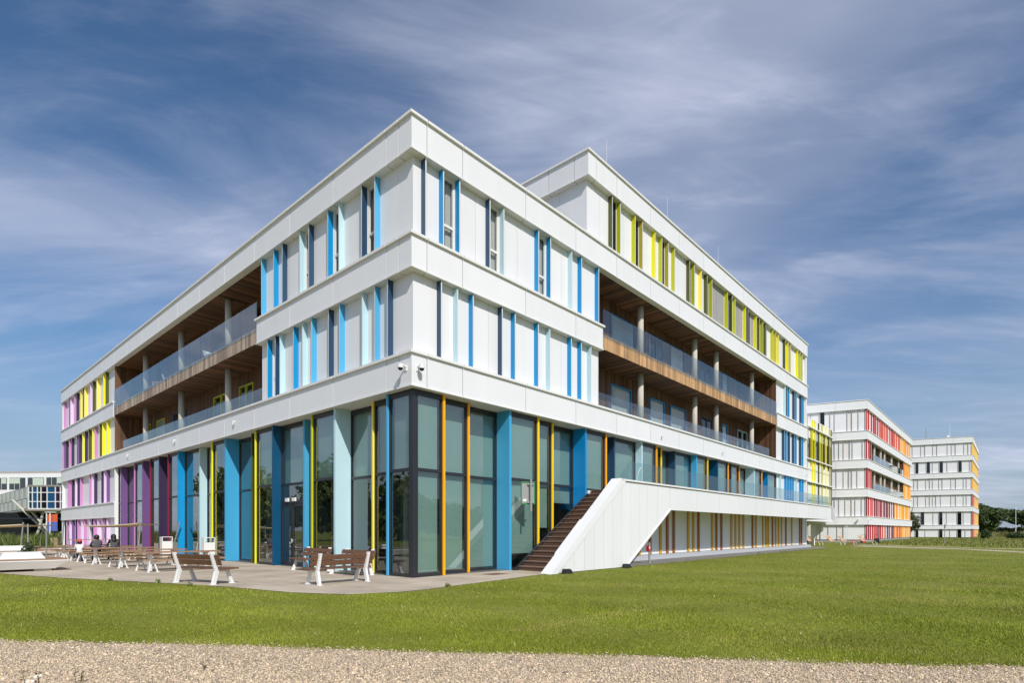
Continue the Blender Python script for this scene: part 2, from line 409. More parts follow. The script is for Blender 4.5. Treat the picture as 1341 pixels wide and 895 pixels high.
FR.box(m, 9.7, 14.99, 15.9, 16.1, 14.2, 18.1)
m.build('rear_wall', [WHITE], main)
# ground floor room
m = MB()
FR.box(m, 0.3, 9.6, 0.3, 12, 0.005, 0.03); FL.box(m, 12.01, 33.9, 0.3, 12, 0.005, 0.03)
m.build('room_floor', [ROOMFLOOR], main)
m = MB()
FR.box(m, 1.0, 36.4, 1.0, 12, 6.02, 6.1); FL.box(m, 12.01, 33.9, 1.0, 12, 6.02, 6.1)
m.build('room_ceiling', [CEIL], main)
m = MB()
FR.box(m, 0.01, LEN_R - 0.3, 0.05, 0.995, 6.0, 6.033); FL.box(m, 1.0, 33.9, 0.05, 0.995, 6.0, 6.033)
m.build('soffit', [SOFFIT], main)
m = MB()
FL.box(m, 5.5, 33.8, 5.5, 5.7, 0.03, 6.0); FR.box(m, 5.5, 36.3, 4.5, 4.7, 0.03, 6.0); FL.box(m, 33.5, 33.7, 0.9, 5.5, 0.03, 6)
FR.box(m, 36.45, 36.6, 0.7, 4.4, 3.3, 6)
m.build('inner_wall', [ROOMWALL], main)
m = MB()
for v in (3.0, 8.2, 13.4, 18.6, 23.8, 29.0):
    p = FL.p(v, 2.2, 0); m.tube([p, p + Vector((0, 0, 6.0))], 0.2, 12)
m.build('inner_column', [CONC], main, smooth=False)

# ------------------------------------------------------------------ balconies
def balcony(face, s0, s1, wood_front, cols, doors_low, doors_up, dcol):
    D = 1.72
    # fascia of vertical boards on the floor edge
    m = MB(); s = s0
    while s < s1 - 0.02:
        w = random.choice((0.12, 0.14, 0.14, 0.19)); e = min(s + w, s1)
        face.box(m, s, e - 0.006, 0.05 + random.uniform(0, .006), 0.08, 9.76, 10.44, 0, random.uniform(0.62, 1.45)); s = e
    m.build('timber_fascia', [wood_front], main)
    m = MB(); face.box(m, s0 + 0.003, s1 - 0.003, 0.085, D, 9.80, 10.42); face.box(m, s0 + .003, s1 - .003, 0.79, D, 6.3, 6.72)
    m.build('balcony_floor', [CONC], main)
    # soffit boards run inward from the front edge
    for zc in (9.762, 13.325):
        m = MB(); s = s0 + .004
        while s < s1 - .01:
            e = min(s + 0.14, s1 - .004)
            face.box(m, s, e - 0.006, 0.09 if zc < 10 else 0.29, D, zc, zc + 0.03, 0, random.choice((.4, .6, .8, 1.0, 1.3, 1.7))); s = e
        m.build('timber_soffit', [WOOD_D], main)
    # back and end walls of vertical boards, open for the doors
    for (z0, z1, doors) in ((6.72, 9.76, doors_low), (10.42, 13.32, doors_up)):
        m = MB(); s = s0
        ztop = z0 + 2.42
        while s < s1:
            e = min(s + 0.17, s1)
            mid = (s + e) / 2
            dr = [q for q in doors if q[0] < mid < q[1]]
            face.box(m, s, e - 0.007, D + random.uniform(0, .008), D + 0.06, (ztop if dr else z0), z1, 0, random.uniform(0.5, 1.4)); s = e
        for se in (s0 + 0.002, s1 - 0.05):
            d = 0.30 if se < s0 + .1 else 0.09
            while d < D:
                e = min(d + 0.17, D - .01)
                face.box(m, se, se + 0.045, d, e - 0.006, z0, z1, 0, random.uniform(0.55, 1.3)); d = d + .17
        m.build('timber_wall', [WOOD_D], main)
        for (a, b, kind, fc) in doors:
            f = MB(); w = 0.065
            face.box(f, a, a + w, D - 0.03, D + 0.1, z0, ztop); face.box(f, b - w, b, D - 0.03, D + 0.1, z0, ztop)
            face.box(f, a + w, b - w, D - 0.028, D + 0.098, ztop - w, ztop); face.box(f, a + w, b - w, D - 0.028, D + 0.098, z0, z0 + 0.06)
            if b - a > 1.5 and kind == 'open':
                mid = a + (b - a) * 0.52; face.box(f, mid - 0.05, mid + 0.05, D - 0.026, D + 0.09, z0 + .06, ztop - w)
            o = f.build('balcony_door', [FM[fc]], main)
            g = MB(); face.box(g, a + w - .01, b - w + .01, D + 0.02, D + 0.035, z0 + .05, ztop - w + .01); g.build('pane', [WGLASS], o)
            if kind == 'blind':
                g = MB(); face.box(g, a + w - .005, b - w + .005, D + 0.07, D + 0.085, z0 + .3, ztop - w + .005); g.build('blind', [CURTAIN], o)
            else:
                g = MB(); face.box(g, a + w, a + w + (b - a) * .3, D + 0.2, D + 0.22, z0 + .1, ztop - w); g.build('curtain', [CURTAIN], o)
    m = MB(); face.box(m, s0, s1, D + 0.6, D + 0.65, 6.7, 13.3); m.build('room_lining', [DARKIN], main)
    # round concrete columns, one per storey
    for s in cols:
        for z0, z1 in ((6.72, 9.76), (10.42, 13.32)):
            p = face.p(s, dcol, z0); q = face.p(s, dcol, z1)
            m = MB(); m.tube([p, q], 0.165, 20); c = m.build('column', [CONC], main)
            for pl in c.data.polygons: pl.use_smooth = len(pl.vertices) == 4
    # glass balustrades
    for (z0, z1, a, b, d) in ((6.9, 7.87, s0 + 0.05, s1 - 0.35, 0.34), (10.30, 11.56, s0 + 0.03, s1 - 0.08, 0.022)):
        m = MB(); n = round((b - a) / 1.65)
        for k in range(n):
            p = a + (b - a) * k / n; q = a + (b - a) * (k + 1) / n
            face.box(m, p + 0.008, q - 0.008, d, d + 0.016, z0, z1)
        m.build('glass_balustrade', [RGLASS], main)

dlow = [(11.7, 12.45, 'open', 'C'), (14.2, 16.3, 'blind', 'C'), (18.4, 20.2, 'blind', 'C'), (20.95, 23.1, 'blind', 'C'), (25.4, 27.2, 'open', 'N'), (29.0, 30.0, 'blind', 'C'), (32.0, 34.0, 'open', 'P')]
dup_ = [(11.2, 12.45, 'open', 'T'), (14.2, 16.7, 'blind', 'T'), (18.2, 20.0, 'open', 'N'), (20.95, 22.9, 'blind', 'T'), (25.2, 27.0, 'open', 'T'), (29.0, 30.2, 'blind', 'T'), (32.0, 33.8, 'open', 'T')]
balcony(FR, 10.80, 35.74, WOOD_W, (15.73, 22.43, 25.76, 32.46), dlow, dup_, 0.85)
dlowl = [(32.0, 33.1, 'open', 'm'), (28.9, 30.6, 'blind', 'm'), (24.9, 27.2, 'open', 'N'), (18.2, 20.4, 'open', 'm'), (15.2, 16.9, 'open', 'm'), (12.0, 13.2, 'open', 'm'), ]
dupl = [(29.4, 30.8, 'open', 'o'), (24.9, 26.4, 'open', 'N'), (19.0, 20.4, 'open', 'o'), (13.6, 15.0, 'open', 'o')]
balcony(FL, 10.89, 34.24, WOOD_G, (16.09, 22.96, 29.82), dlowl, dupl, 0.85)

# ------------------------------------------------------------------ ground floor glazing
def glazing(face, segs, bounds, ztop=5.985):
    for (s0, s1, d, zb, zblind, door) in segs:
        m = MB(); w = 0.07; a, b = s0 + 0.012, s1 - 0.012
        zm = 3.45
        face.box(m, a, a + w, d, d + 0.12, zb, ztop); face.box(m, b - w, b, d, d + 0.12, zb, ztop)
        face.box(m, a + w, b - w, d + .003, d + 0.117, ztop - 0.16, ztop); face.box(m, a + w, b - w, d + .003, d + 0.117, zb, zb + 0.1)
        if zb < 1: face.box(m, a + w, b - w, d + .003, d + 0.117, zm - 0.05, zm + 0.05)
        o = m.build('glazing_bay', [FRAME], main)
        g = MB()
        if zb < 1 and not door:
            face.box(g, a + w - .01, b - w + .01, d + 0.05, d + 0.07, zb + 0.09, zm - 0.04)
        if zb < 1: face.box(g, a + w - .01, b - w + .01, d + 0.05, d + 0.07, zm + 0.04, ztop - 0.15)
        else: face.box(g, a + w - .01, b - w + .01, d + 0.05, d + 0.07, zb + 0.09, ztop - 0.15)
        g.build('pane', [GLASS], o)
        if zblind is not None:
            bl = MB(); n = 10
            for k in range(n):     # a very slightly billowing cloth
                z0 = zblind + (ztop - 0.1 - zblind) * k / n; z1 = zblind + (ztop - 0.1 - zblind) * (k + 1) / n
                face.box(bl, a + 0.10, b - 0.10, d + 0.175, d + 0.180, z0, z1)
            bl.build('blind', [BLIND], o)
    for (s, da, db, code, w, zb) in bounds:
        m = MB(); face.box(m, s - w / 2, s + w / 2, min(da, db) - 0.06, max(da, db) + 0.1, zb + .004, ztop + .008)
        o = m.build('reveal_panel' if w > 0.09 else 'mullion_fin', [FM[code]], main)
        # dark jamb lining on the room side of the reveal
        sgn = 1 if db < da else -1
        m = MB(); a, b = sorted((s + sgn * (w / 2 + .002), s + sgn * (w / 2 + .022)))
        face.box(m, a, b, min(da, db) + .125, max(da, db) + 0.16, zb + .01, ztop)
        m.build('jamb', [FRAME], o)

def run(face, marks, depths, blinds, base, doors=(), start=0.22):
    segs = []; bounds = []
    prev = start
    for i, (s, code) in enumerate(marks):
        d = depths[i]
        segs.append([prev, s, d, base(prev), blinds(prev), i in doors])
        if code:
            d2 = depths[i + 1]
            bounds.append((s, d, d2, code, 0.12 if d2 < d else 0.075, base(s)))
        prev = s
    glazing(face, segs, bounds)
mkL = [(1.51, 'l'), (2.75, 'z'), (4.74, 'P'), (6.43, 'm'), (7.55, 'l'), (9.71, 'T'), (11.43, 'y'), (12.41, 'o'), (14.74, 'A'), (16.44, 'y'), (17.3, 'y'), (18.89, 'P'),
       (21.38, 'B'), (23.08, 'W'), (24.7, 'd'), (26.42, 'W'), (27.99, 'u'), (29.79, 'k'), (32.98, 'u'), (33.88, None)]
dpL = [.22, .5, .8, .22, .8, .5, .22, .5, .8, .22, .5, .8, .5, .22, .6, .22, .6, .22, .55, .22]
run(FL, mkL, dpL, lambda s: (3.5 if s < 11.4 else None), lambda s: 0.02, doors=(5,), start=0.345)
mkR = [(1.48, 'O'), (2.87, 'O'), (4.73, 'A'), (6.41, 'Y'), (7.69, 'Y'), (9.68, 'C'), (11.35, 'O'), (12.5, 'N'), (14.66, 'P'), (16.24, 'O'), (17.32, 'Y'), (18.94, 'N'),
       (21.2, 'A'), (22.83, 'Y'), (24.37, 'T'), (26.14, 'O'), (27.08, 'd'), (28.63, 'O'), (31.06, 'P'), (32.7, 'O'), (34.26, 'C'), (36.38, None)]
dpR = [.22, .5, .8, .22, .5, .8, .22, .8, .5, .22, .5, .8, .5, .22, .8, .22, .8, .4, .8, .22, .8, .3]
run(FR, mkR, dpR, lambda s: (0.15 if s < 4.7 else 0.62 if s < 6 else 1.62 if s < 7 else 2.7 if s < 9.6 else 3.4), lambda s: (0.02 if s < 9.66 else 2.4 if s < 9.7 else 3.32), start=0.345)
# corner post
m = MB(); FR.box(m, 0.21, 0.345, 0.21, 0.345, 0.0, 5.99); m.build('corner_post', [FRAME], main)
# entrance door in the recessed bay of the left facade
m = MB(); dd = 0.49
for a, b in ((7.66, 8.62), (8.66, 9.62)):
    FL.box(m, a, a + 0.1, dd, dd + 0.09, 0.03, 2.62); FL.box(m, b - 0.1, b, dd, dd + 0.09, 0.03, 2.62)
    FL.box(m, a + .1, b - .1, dd + .002, dd + 0.088, 2.5, 2.62); FL.box(m, a + .1, b - .1, dd + .002, dd + 0.088, 0.03, 0.2)
FL.box(m, 7.66, 9.62, dd, dd + .09, 2.625, 2.80); 
do = m.build('entrance_door', [FRAME], main)
m = MB()
for a, b in ((7.66, 8.62), (8.66, 9.62)): FL.box(m, a + .09, b - .09, dd + 0.03, dd + 0.05, 0.19, 2.51)
FL.box(m, 7.66, 9.62, dd + .03, dd + .05, 2.8, 3.4)
m.build('pane', [GLASS], do)
m = MB(); FL.box(m, 8.57, 8.60, dd - 0.05, dd - 0.03, 1.0, 1.16); FL.box(m, 8.57, 8.59, dd - 0.03, dd, 1.06, 1.1); FL.box(m, 8.45, 8.6, dd - .055, dd - .04, 1.09, 1.115); m.build('handle', [STEEL_W], do)
m = MB(); FL.box(m, 8.25, 8.5, dd - 0.08, dd - .01, 2.72, 2.87); FL.box(m, 8.85, 9.1, dd - 0.08, dd - .01, 2.72, 2.87); m.build('door_lamp', [STEEL_W], do)

# security cameras at the corner: bracket, dome
def sec_cam(face, s, z):
    m = MB(); face.box(m, s - .05, s + .05, -0.03, 0, z - .13, z + .03)
    m.tube([face.p(s, -0.02, z + .01), face.p(s, -0.12, z + .03), face.p(s, -0.22, z + .02)], 0.032, 8)
    m.tube([face.p(s, -0.22, z + 0.04), face.p(s, -0.22, z - 0.08)], 0.085, 16)
    o = m.build('security_camera', [STEEL_W], main)
    d = MB()
    pts = [(0.082, -0.08), (0.074, -0.115), (0.05, -0.145), (0.02, -0.158)]
    for (r0, z0), (r1, z1) in zip(pts, pts[1:]): d.tube([face.p(s, -.22, z + z0), face.p(s, -.22, z + z1)], r0, 14, 0, r1)
    d.build('dome', [BLACK], o)
sec_cam(FL, 0.27, 6.62); sec_cam(FR, 0.22, 6.60)
# small wall lamps on the band above the ground floor
def wall_lamp(face, s, z):
    m = MB(); face.box(m, s - .05, s + .05, -.12, 0, z, z + .05); face.box(m, s - .035, s + .035, -.11, -.05, z - .1, z); m.build('wall_lamp', [STEEL_W], main)
for s in (13.2, 21.3, 30.5): wall_lamp(FL, s, 6.55)
for s in (16.4, 24.6, 43.7): wall_lamp(FR, s, 6.45)
for s in (13.0, 19.5, 27.0):
    m = MB(); m.tube([FR.p(s, 1.2, 18.0), FR.p(s, 1.2, 20.9)], 0.007, 6); m.build('lightning_rod', [STEEL_W], main)
# wall under the terrace
m = MB()
xs = [9.75] + [x for x in (12.2, 14.6, 16.9, 19.2, 21.5, 23.0, 25.5, 29.5, 32.0, 35.0, 37.6, 39.0, 41.0)] + [LEN_R]
for a, b in zip(xs, xs[1:]): FR.box(m, a + .006, b - .006, 0.10, 0.14, 0.28, 3.27)
FR.box(m, 9.75, LEN_R, 0.145, 0.5, 0.0, 3.27, 1)
m.build('terrace_wall', [WHITE, BACK], main)
m = MB(); FR.box(m, 9.9, LEN_R + .15, -0.22, 0.09, 0.02, 0.26); FR.box(m, 9.8, LEN_R + .3, -0.26, -0.2, 0.02, 0.1); m.build('plinth', [mat('plinth_metal', (0.45, 0.47, 0.5), 0.4)], main)
TF = [(14.2, 'g'), (15.3, 'br'), (16.44, 'g'), (17.22, 'br'), (17.98, 'br'), (19.81, 'g'), (20.51, 'g'), (21.21, 'br'), (23.24, 'g'), (23.88, 'br'), (24.68, 'br'), (26.37, 'g'), (27.1, 'g'), (27.8, 'g'), (28.57, 'g'), (30.36, 'br'), (31.07, 'g'), (32.59, 'g'), (33.3, 'g'), (33.82, 'g'), (34.78, 'br'), (35.55, 'g'), (36.28, 'g'), (37.04, 'g'), (38.17, 'br'), (39.8, 'g'), (42.12, 'br'), (42.68, 'br')]
for s, c in TF:
    m = MB(); FR.box(m, s - .095, s + .095, 0.02, 0.095, 0.28, 3.26); m.build('terrace_wall_fin', [FM[c]], main)

# ------------------------------------------------------------------ raised terrace with its stair
ter = empty('raised_terrace', W(4.3, -2.0), 0, 'white clad raised terrace with brown stair and glass railing along right facade', 'terrace')
o2 = C0 - W(4.3, -2.0)
FT = Face((o2.x, o2.y), (R.x, R.y), (L.x, L.y))
US, UT, UE = 4.3, 8.90, 43.7           # foot of the stair wall, top of the slope, far end
TD = -2.02
def tpoly(pts, d0, d1, mi, m): m.prism(pts, lambda a, b, s: FT.p(a, d0 if s == 0 else d1, b), mi)
m = MB()
sl = 3.52 / (UT - US); sl2 = 2.45 / (13.3 - 9.35)
wj = [5.1, 5.75, 6.4, 7.05, 7.7, 8.35, 9.05, 9.75, 10.45, 11.15, 12.1]
def ztop_at(u): return min(3.50, max(0.02, (u - US - 0.35) * sl))
def zbot_at(u): return 0.02 if u < 9.35 else min(2.47, 0.02 + (u - 9.35) * sl2)
us = [US + .36] + wj + [13.3]
for a, b in zip(us, us[1:]):
    a2, b2 = a + 0.006, b - 0.006
    pts = [(a2, zbot_at(a2))]
    if a2 < 9.35 < b2: pts.append((9.35, 0.02))
    pts += [(b2, zbot_at(b2)), (b2, ztop_at(b2))]
    if a2 < UT + 0.3 < b2: pts.append((US + .35 + 3.48 / sl, 3.5))
    pts.append((a2, ztop_at(a2)))
    m.prism(pts, lambda x, z, q: FT.p(x, TD if q == 0 else TD + .03, z), 0, PT.uniform(.95, 1.0))
tpoly([(US + .3, 0.01), (9.36, 0.01), (13.31, 2.48), (13.31, 3.48), (UT + .35, 3.48)], TD + .034, TD + 0.28, 1, m)
m.build('stair_wall', [WHITE, BACK], ter)
m = MB()  # slanted coping and its break half way
tpoly([(US, 0.0), (US + .42, 0.0), (UT + .36, 3.50), (UT + .02, 3.62)], TD - 0.06, TD + 0.40, 0, m)
tpoly([(9.28, 0.0), (9.42, 0.0), (13.36, 2.455), (13.3, 2.50)], TD - 0.03, TD + .3, 0, m)
tpoly([(5.15, 0.60), (5.2, 0.70), (6.75, 1.93), (6.72, 1.80)], TD + .36, TD + .45, 0, m)
m.build('stair_coping', [WHITE], ter)
m = MB()
tj = [13.32 + 2.9 * k for k in range(12)]
xs = [13.31] + [x for x in tj if x > 14] + [UE]
for a, b in zip(xs, xs[1:]): FT.box(m, a + .008, b - .008, TD, TD + .03, 2.45, 3.50, 0, PT.uniform(.95, 1.0))
FT.box(m, 13.33, UE, TD + .034, TD + .25, 2.46, 3.49, 1)
FT.box(m, UE - .03, UE, TD + .26, 0.0, 2.46, 3.5, 0)
m.build('white_fascia', [WHITE, BACK], ter)
m = MB(); FT.box(m, UT + .06, UE + .06, TD - .06, TD + .34, 3.525, 3.60); m.build('coping', [LIP], ter)
m = MB(); FT.box(m, 9.9, UE - .05, TD + .29, 0.05, 2.9, 3.28); m.build('deck', [mat('terrace_deck', (0.3, 0.29, 0.27), 0.8)], ter)
m = MB(); FT.box(m, 13.0, UE - .04, TD + .27, 0.08, 2.6, 2.66); m.build('underside', [SOFFIT], ter)
# steps
m = MB(); n = 18; rise = 3.28 / n; go = 0.285
for k in range(n):
    u = 4.98 + go * k
    FT.box(m, u, u + go + .02 if k < n - 1 else 10.3, TD + .41, -0.03, max(0.0, rise * k - 0.1), rise * (k + 1) - 0.03, 0)
    FT.box(m, u - 0.03, u + go - .002, TD + .405, -0.028, rise * (k + 1) - 0.03, rise * (k + 1), 1)
m.build('stair', [STEP, STEPNOSE], ter)
m = MB(); tpoly([(4.7, 0.0), (4.95, 0.0), (9.6, 2.94), (9.6, 3.13)], -0.028, 0.05, 0, m); m.build('stringer', [FRAME], ter)
# glass railing
m = MB(); a, b = 9.0, UE - .08; n = 21
for k in range(n):
    p, q = a + (b - a) * k / n, a + (b - a) * (k + 1) / n
    if k == 0:
        m.prism([(p + .0, 3.6), (q - .008, 3.6), (q - .008, 4.41), (p + 0.95, 4.41)], lambda x, z, s: FT.p(x, TD + .16 + .016 * s, z))
    else: FT.box(m, p + .008, q - .008, TD + .16, TD + .176, 3.55, 4.41)
FT.box(m, UE - .2, UE - .184, TD + .2, -0.05, 3.3, 4.41)
m.build('glass_railing', [glass_mat('terrace_glass', (0.84, 0.90, 0.895), 1.3, 0.04)], ter)
m = MB()
m.tube([FT.p(10.9, -1.5, 3.3), FT.p(11.4, -1.5, 4.2), FT.p(11.52, -1.5, 4.28), FT.p(11.62, -1.5, 4.2), FT.p(11.62, -1.5, 3.3)], 0.025, 8)
m.build('handrail', [STEEL_W], ter)

# ------------------------------------------------------------------ lime green link, red building, yellow building
def simple_band(face, parent, s0, s1, z0, z1, ret=None):
    m = MB(); n = max(1, round((s1 - s0) / 3.6))
    for k in range(n):
        a, b = s0 + (s1 - s0) * k / n, s0 + (s1 - s0) * (k + 1) / n
        face.box(m, a + (.008 if k else 0), b - (.008 if k < n - 1 else 0), 0, 0.04, z0, z1 - .08, 0)
    face.box(m, s0 + .02, s1 - .004, 0.045, 0.75, z0 + .01, z1 - .09, 1)
    face.box(m, s0 - (0.07 if s0 < .1 else 0), s1 + .07, -0.075, .3, z1 - .08, z1, 2)
    face.box(m, s0 - (0.04 if s0 < .1 else 0), s1 + .04, -0.04, .3, z0 - .04, z0 - .002, 2)
    return m.build('white_band', [WHITE, BACK, LIP], parent)

# the link
LO = Vector((33.046, 62.8, 0))
lk = empty('link_building', LO, 0, 'lime green and yellow finned link block between main building and red finned block', 'building')
FK = Face((0, 0), (R.x, R.y), (L.x, L.y))
m = MB()
for zz0, zz1 in ((12.15, 13.22), (7.15, 8.6), (8.4, 9.5), (5.0, 6.9), (3.6, 4.9)):
    FK.box(m, -9, 12.4, 0.25, 0.3, zz0, zz1)
FK.box(m, -9, 12.4, 0.25, .3, 13.4, 14.4)
FK.box(m, -9, 12.4, 0.32, 0.8, 3.5, 14.4, 1)
m.build('cladding', [WHITE, DARKIN], lk)
m = MB(); FK.box(m, -9, 12.4, 0.24, 6, 14.38, 14.49); FK.box(m, -9, 12.4, -.05, .28, 13.26, 13.38); FK.box(m, -9, 12.4, -.05, .28, 9.6, 9.72); FK.box(m, -9, 12.4, -.05, .28, 7.0, 7.12)
m.build('ledge', [LIP], lk)
m = MB(); FK.box(m, -9, 12.4, 0.2, 6, 2.6, 3.5); m.build('floor_slab', [WHITE], lk)
for i, (s, c) in enumerate(((-1.2, 'y'), (0.59, 'm'), (2.3, 'e'), (2.9, 'y'), (3.95, 'y'), (5.65, 'o'), (6.2, 'z'), (7.25, 'm'), (8.24, 'o'), (9.08, 'z'), (10.4, 'o'), (10.98, 'm'), (11.87, 'G'))):
    m = MB(); tall = i not in (2, 6, 8, 10)
    FK.box(m, s - .045, s + .045, 0.10, 0.245, 3.6 if tall else 9.0, 14.36 if tall else 13.25); m.build('fin', [FM[c]], lk)
for i, (s0, s1) in enumerate(((1.0, 1.6), (4.4, 5.4), (6.4, 7.0), (8.5, 9.0), (9.4, 10.1))):
    m = MB(); FK.box(m, s0, s1, 0.225, 0.245, 9.75, 13.2); m.build('window', [WGLASS], lk)
m = MB(); p = Vector((34.9 - LO.x, 66.2 - LO.y, 0)); m.tube([p, p + Vector((0, 0, 2.7))], 0.3, 18); m.build('column', [CONC], lk)
m = MB(); FK.box(m, -9, 12.4, 3.2, 3.3, 0, 2.6); m.build('ground_wall', [WHITE], lk)
for s in (-3.0, -.5, 1.2, 3.0, 4.5, 7.0):
    m = MB(); FK.box(m, s, s + .16, 3.1, 3.2, 0, 2.6); m.build('ground_fin', [FM['G']], lk)

ZB2 = [(17.0, 18.15), (13.15, 14.25), (9.5, 10.6), (5.85, 6.9), (2.3, 3.35)]
def far_block(name, loc, A, lenR, lenA, bands, label):
    o = empty(name, loc, 0, label, 'building')
    Ra = Face((0, 0), (R.x, R.y), (L.x, L.y))
    # the end wall's own direction and inward normal
    nA = Vector((-A[1], A[0], 0)); nA = nA if nA.dot(R) > 0 else -nA
    Aa = Face((0, 0), A, (nA.x, nA.y))
    for z0, z1 in bands:
        simple_band(Ra, o, 0.0, lenR, z0, z1); simple_band(Aa, o, 0.045, lenA, z0, z1)
    m = MB(); top = bands[0][1]
    q = [Ra.p(0.5, .9, 0), Ra.p(lenR - .1, .9, 0), Ra.p(lenR - .1, 13, 0), Aa.p(lenA - .1, 6, 0), Aa.p(lenA - .1, .9, 0)]
    m.prism([(v.x, v.y) for v in q], lambda a, b, s: (a, b, 0.02 if s == 0 else top - .3))
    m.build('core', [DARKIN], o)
    return o, Ra, Aa

FARBLIND = mat('cream_window_screen', (0.73, 0.70, 0.695), 0.7)
def far_strip(face, o, s0, s1, z0, z1, fins, glass=(), blinds=(), w=0.10, dfin=0.09):
    m = MB()
    cuts = sorted(list(glass) + list(blinds)); cur = s0
    for a, b in cuts + [(s1, s1)]:
        if a - cur > .03:
            mid = (a + cur) / 2
            face.box(m, cur, a, .25, .3, z0, z1)
        cur = max(cur, b)
    m.build('cladding', [WHITE], o)
    for a, b in glass:
        g = MB(); face.box(g, a, b, .27, .3, z0, z1); g.build('window', [WGLASS], o)
    for a, b in blinds:
        g = MB(); face.box(g, a, b, .27, .3, z0, z1); g.build('blind', [FARBLIND], o)
    for s, c in fins: fin(face, o, s, z0, z1 - .04, c, dfin, .25, w)

A2 = (-0.9042, 0.4271)
C2 = Vector((45.0, 71.0, 0))
b2, R2, P2 = far_block('red_finned_building', C2, A2, 41.0, 14.0, ZB2, 'white five storey building with red and orange fins beyond the green link')
rows = [(14.25, 17.0), (10.6, 13.15), (6.9, 9.5), (3.35, 5.85), (0.35, 2.3)]
m = MB(); R2.box(m, 0.3, 40.9, .3, 1.0, 0, .33); P2.box(m, .35, 13.9, .3, 1, 0, .33); m.build('plinth', [PLATE], b2)
random.seed(5)
def grad(t):
    if t < .28: return random.choice(['R', 'R', 'R', 'W', 'S'])
    if t < .55: return random.choice(['R', 'S', 'V', 'F', 'S', 'D'])
    if t < .75: return random.choice(['F', 'S', 'H', 'O', 'F'])
    return random.choice(['F', 'H', 'O', 'H', 'F'])
for i, (z0, z1) in enumerate(rows):
    rec = (4.1, 31.5) if i in (1, 2) else None
    lst = []; s = 0.35
    while s < 40.5:
        if not (rec and rec[0] - .2 < s < rec[1] + .2): lst.append((s, grad(s / 41)))
        s += random.choice((0.7, 1.0, 1.3, 1.6, 2.0))
    if rec:
        far_strip(R2, b2, .25, rec[0], z0, z1, [x for x in lst if x[0] < rec[0]]); far_strip(R2, b2, rec[1], 40.9, z0, z1, [x for x in lst if x[0] > rec[1]])
    else: far_strip(R2, b2, .25, 40.9, z0, z1, lst)
rowA = [[(.95, 'G'), (1.66, 'G'), (2.17, 'G'), (3.6, 'G'), (4.1, 'G'), (5.3, 'G'), (6.3, 'G')], [(.5, 'G'), (1.6, 'G'), (1.9, 'G'), (2.59, 'G'), (3.1, 'G'), (3.6, 'G'), (4.0, 'G')],
        [(1.08, 'G'), (1.66, 'G'), (2.0, 'G'), (2.59, 'G'), (3.4, 'G'), (3.9, 'G')], [(.6, 'G'), (1.3, 'G'), (1.7, 'G'), (2.4, 'G'), (3.1, 'G'), (3.6, 'G')], [(2.6, 'G'), (3.3, 'G'), (4.3, 'G'), (5.2, 'G'), (5.6, 'G'), (6.6, 'G')]]
for i, (z0, z1) in enumerate(rows):
    bl = [[(1.7, 2.1)], [(1.95, 2.55)], [(1.7, 2.5)], [(1.75, 2.35)], [(2.65, 3.2), (5.25, 5.55)]][i]
    far_strip(P2, b2, .3, 13.9, z0, z1, rowA[i], glass=[(4.75, 5.25)] if i == 0 else (), blinds=bl, w=.05, dfin=.16)
# its recessed timber balconies
m = MB(); R2.box(m, 4.1, 31.5, .1, 2.2, 9.6, 10.5); m.build('timber_balcony', [WOOD_W], b2)
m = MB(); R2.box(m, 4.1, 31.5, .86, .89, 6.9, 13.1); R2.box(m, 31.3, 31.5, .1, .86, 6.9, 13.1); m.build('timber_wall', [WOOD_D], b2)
for s in (7.4, 12.2, 15.4, 21.7, 28.8):
    for z0, z1 in ((6.9, 9.6), (10.5, 13.1)):
        m = MB(); m.tube([R2.p(s, .5, z0), R2.p(s, .5, z1)], .17, 10); m.build('column', [CONC], b2)
for z0, z1 in ((6.9, 7.85), (10.5, 11.6)):
    m = MB(); R2.box(m, 4.2, 31.0, .06, .08, z0, z1); m.build('glass_balustrade', [RGLASS], b2)
for s in (-0.0,):
    m = MB(); P2.box(m, .9, 1.0, -.25, 0, 2.9, 3.0); P2.box(m, .85, 1.05, -.4, -.2, 2.8, 2.95); m.build('security_camera', [STEEL_W], b2)
m = MB(); R2.box(m, .5, .6, -.25, 0, 2.9, 3.0); R2.box(m, .45, .65, -.4, -.2, 2.8, 2.95); m.build('security_camera', [STEEL_W], b2)
flush_rest(b2)

